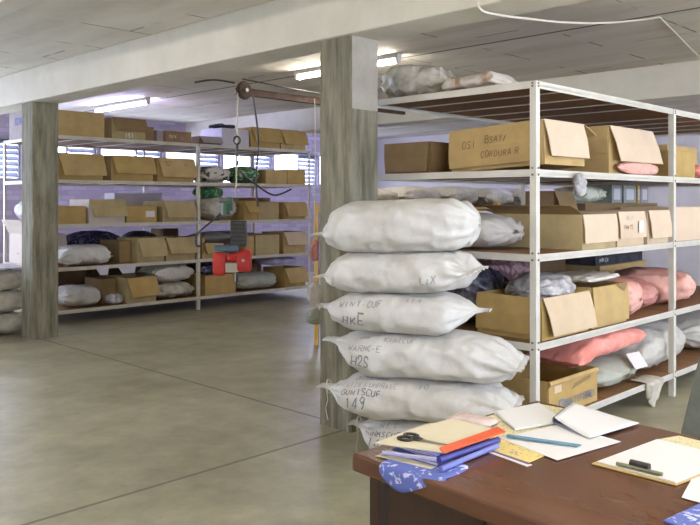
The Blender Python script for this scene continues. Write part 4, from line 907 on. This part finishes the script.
# scissors
t = thing('scissors', 'dark handled scissors lying on the cream folder', 'scissors', (2.042, 1.665, ZD + .0425), R(-80))
for s in (-1, 1):
    hd = MB().ring((-.055, s * .020, .004), (0, 0, 1), .019, .005, 20, 8, ex=1.35); hd.tube([(-.03, s * .014, .004), (.0, s * .002, .004)], .005, 8)
    hd.build('handle', M['blackp'], t, smooth=True)
    MB().slab([(-.005, s * .004 - .005, .003 + s * .001), (.03, -s * .001 - .006, .003 + s * .001), (.105, -s * .007, .003 + s * .001), (.03, -s * .001 + .006, .003 + s * .001), (-.005, s * .004 + .005, .003 + s * .001)], (0, 0, 1), .0015).build('blade', M['steelb'], t)
MB().tube([(.008, 0, 0), (.008, 0, .008)], .004, 10).build('pivot', M['steelb'], t)
# clipboard
t = thing('clipboard', 'clipboard with a steel clip holding white paper on the desk', 'clipboard', (0, 0, 0))
cb = [(2.335, 1.205), (2.335, .935), (2.70, .87), (2.73, 1.16)]
sheet('board', '', cb, ZD + .001, .005, M['board'], parent=t, bevel=.001)
sheet('paper', '', [(2.35, 1.195), (2.345, .94), (2.70, .885), (2.72, 1.155)], ZD + .0065, .004, M['paper'], parent=t)
c = MB().slab([(2.352, 1.125, ZD + .0105), (2.352, .995, ZD + .0105), (2.385, .995, ZD + .012), (2.385, 1.125, ZD + .012)], (0, 0, 1), .0025); c.tube([(2.355, 1.13, ZD + .018), (2.36, .985, ZD + .018)], .006, 8)
c.build('clip', M['clipsteel'], t)
MB().tube([(2.368, 1.09, ZD + .025), (2.368, 1.03, ZD + .025)], .013, 10).build('clip_grip', M['blackp'], t)
sheet('envelope', 'beige envelope lying along the far edge of the desk', [(2.735, 1.17), (2.70, .72), (2.80, .70), (2.845, 1.13)], ZD, .0012, M['newsprint'], 'envelope')
sheet('paper_sheet', 'white sheet at the right edge beside the blue floral cloth', [(2.25, .885), (2.24, .60), (2.50, .60), (2.46, .93)], ZD + .003, .0015, M['paper'])
o = sheet('floral_cloth', 'folded blue floral cloth at the lower right corner of the desk', [(2.05, .855), (2.02, .55), (2.20, .55), (2.235, .83)], ZD + .0005, .006, M['floral'], 'cloth', bevel=.002)

# ------------------------------------------------------------------ chair beyond the desk
t = thing('chair', 'grey green chair partly visible beyond the right end of the desk', 'chair', (3.22, 1.075, 0), 0)
MB().box(-.21, .20, -.23, .23, .42, .48).build('seat', M['chair'], t, bevel=.015)
MB().slab([(.16, .285, .50), (.16, -.285, .50), (.22, -.20, .96), (.22, .20, .96)], (1, 0, -.12), .035).build('backrest', M['chair'], t, bevel=.01)
for sx in (-.18, .17):
    for sy in (-.2, .2): MB().tube([(sx, sy, .42), (sx * 1.12, sy * 1.1, 0)], .013, 8).build('leg', M['motor'], t)
MB().tube([(.18, 0, .44), (.19, 0, .56)], .02, 8).build('back_support', M['motor'], t)

# ------------------------------------------------------------------ daylight, camera, view
w = bpy.data.worlds.new('World'); SC.world = w; w.use_nodes = True
bg = w.node_tree.nodes['Background']; bg.inputs['Color'].default_value = (.78, .84, 1.0, 1); bg.inputs['Strength'].default_value = 11.0
cam = bpy.data.cameras.new('Camera'); co = bpy.data.objects.new('Camera', cam); COL.objects.link(co)
co.location = (0, 0, 1.6); co.rotation_euler = (R(90), 0, R(44.5 - 90))
cam.sensor_width = 36; cam.lens = 780 / 700 * 36; cam.shift_y = (201 - 262.5) / 700; cam.clip_start = .05
SC.camera = co
SC.cycles.sample_clamp_indirect = 3.0; SC.cycles.caustics_reflective = False; SC.cycles.caustics_refractive = False
SC.view_settings.view_transform = 'Standard'; SC.view_settings.look = 'None'; SC.view_settings.gamma = 1; SC.view_settings.use_curve_mapping = False
SC.view_settings.exposure = 0.58
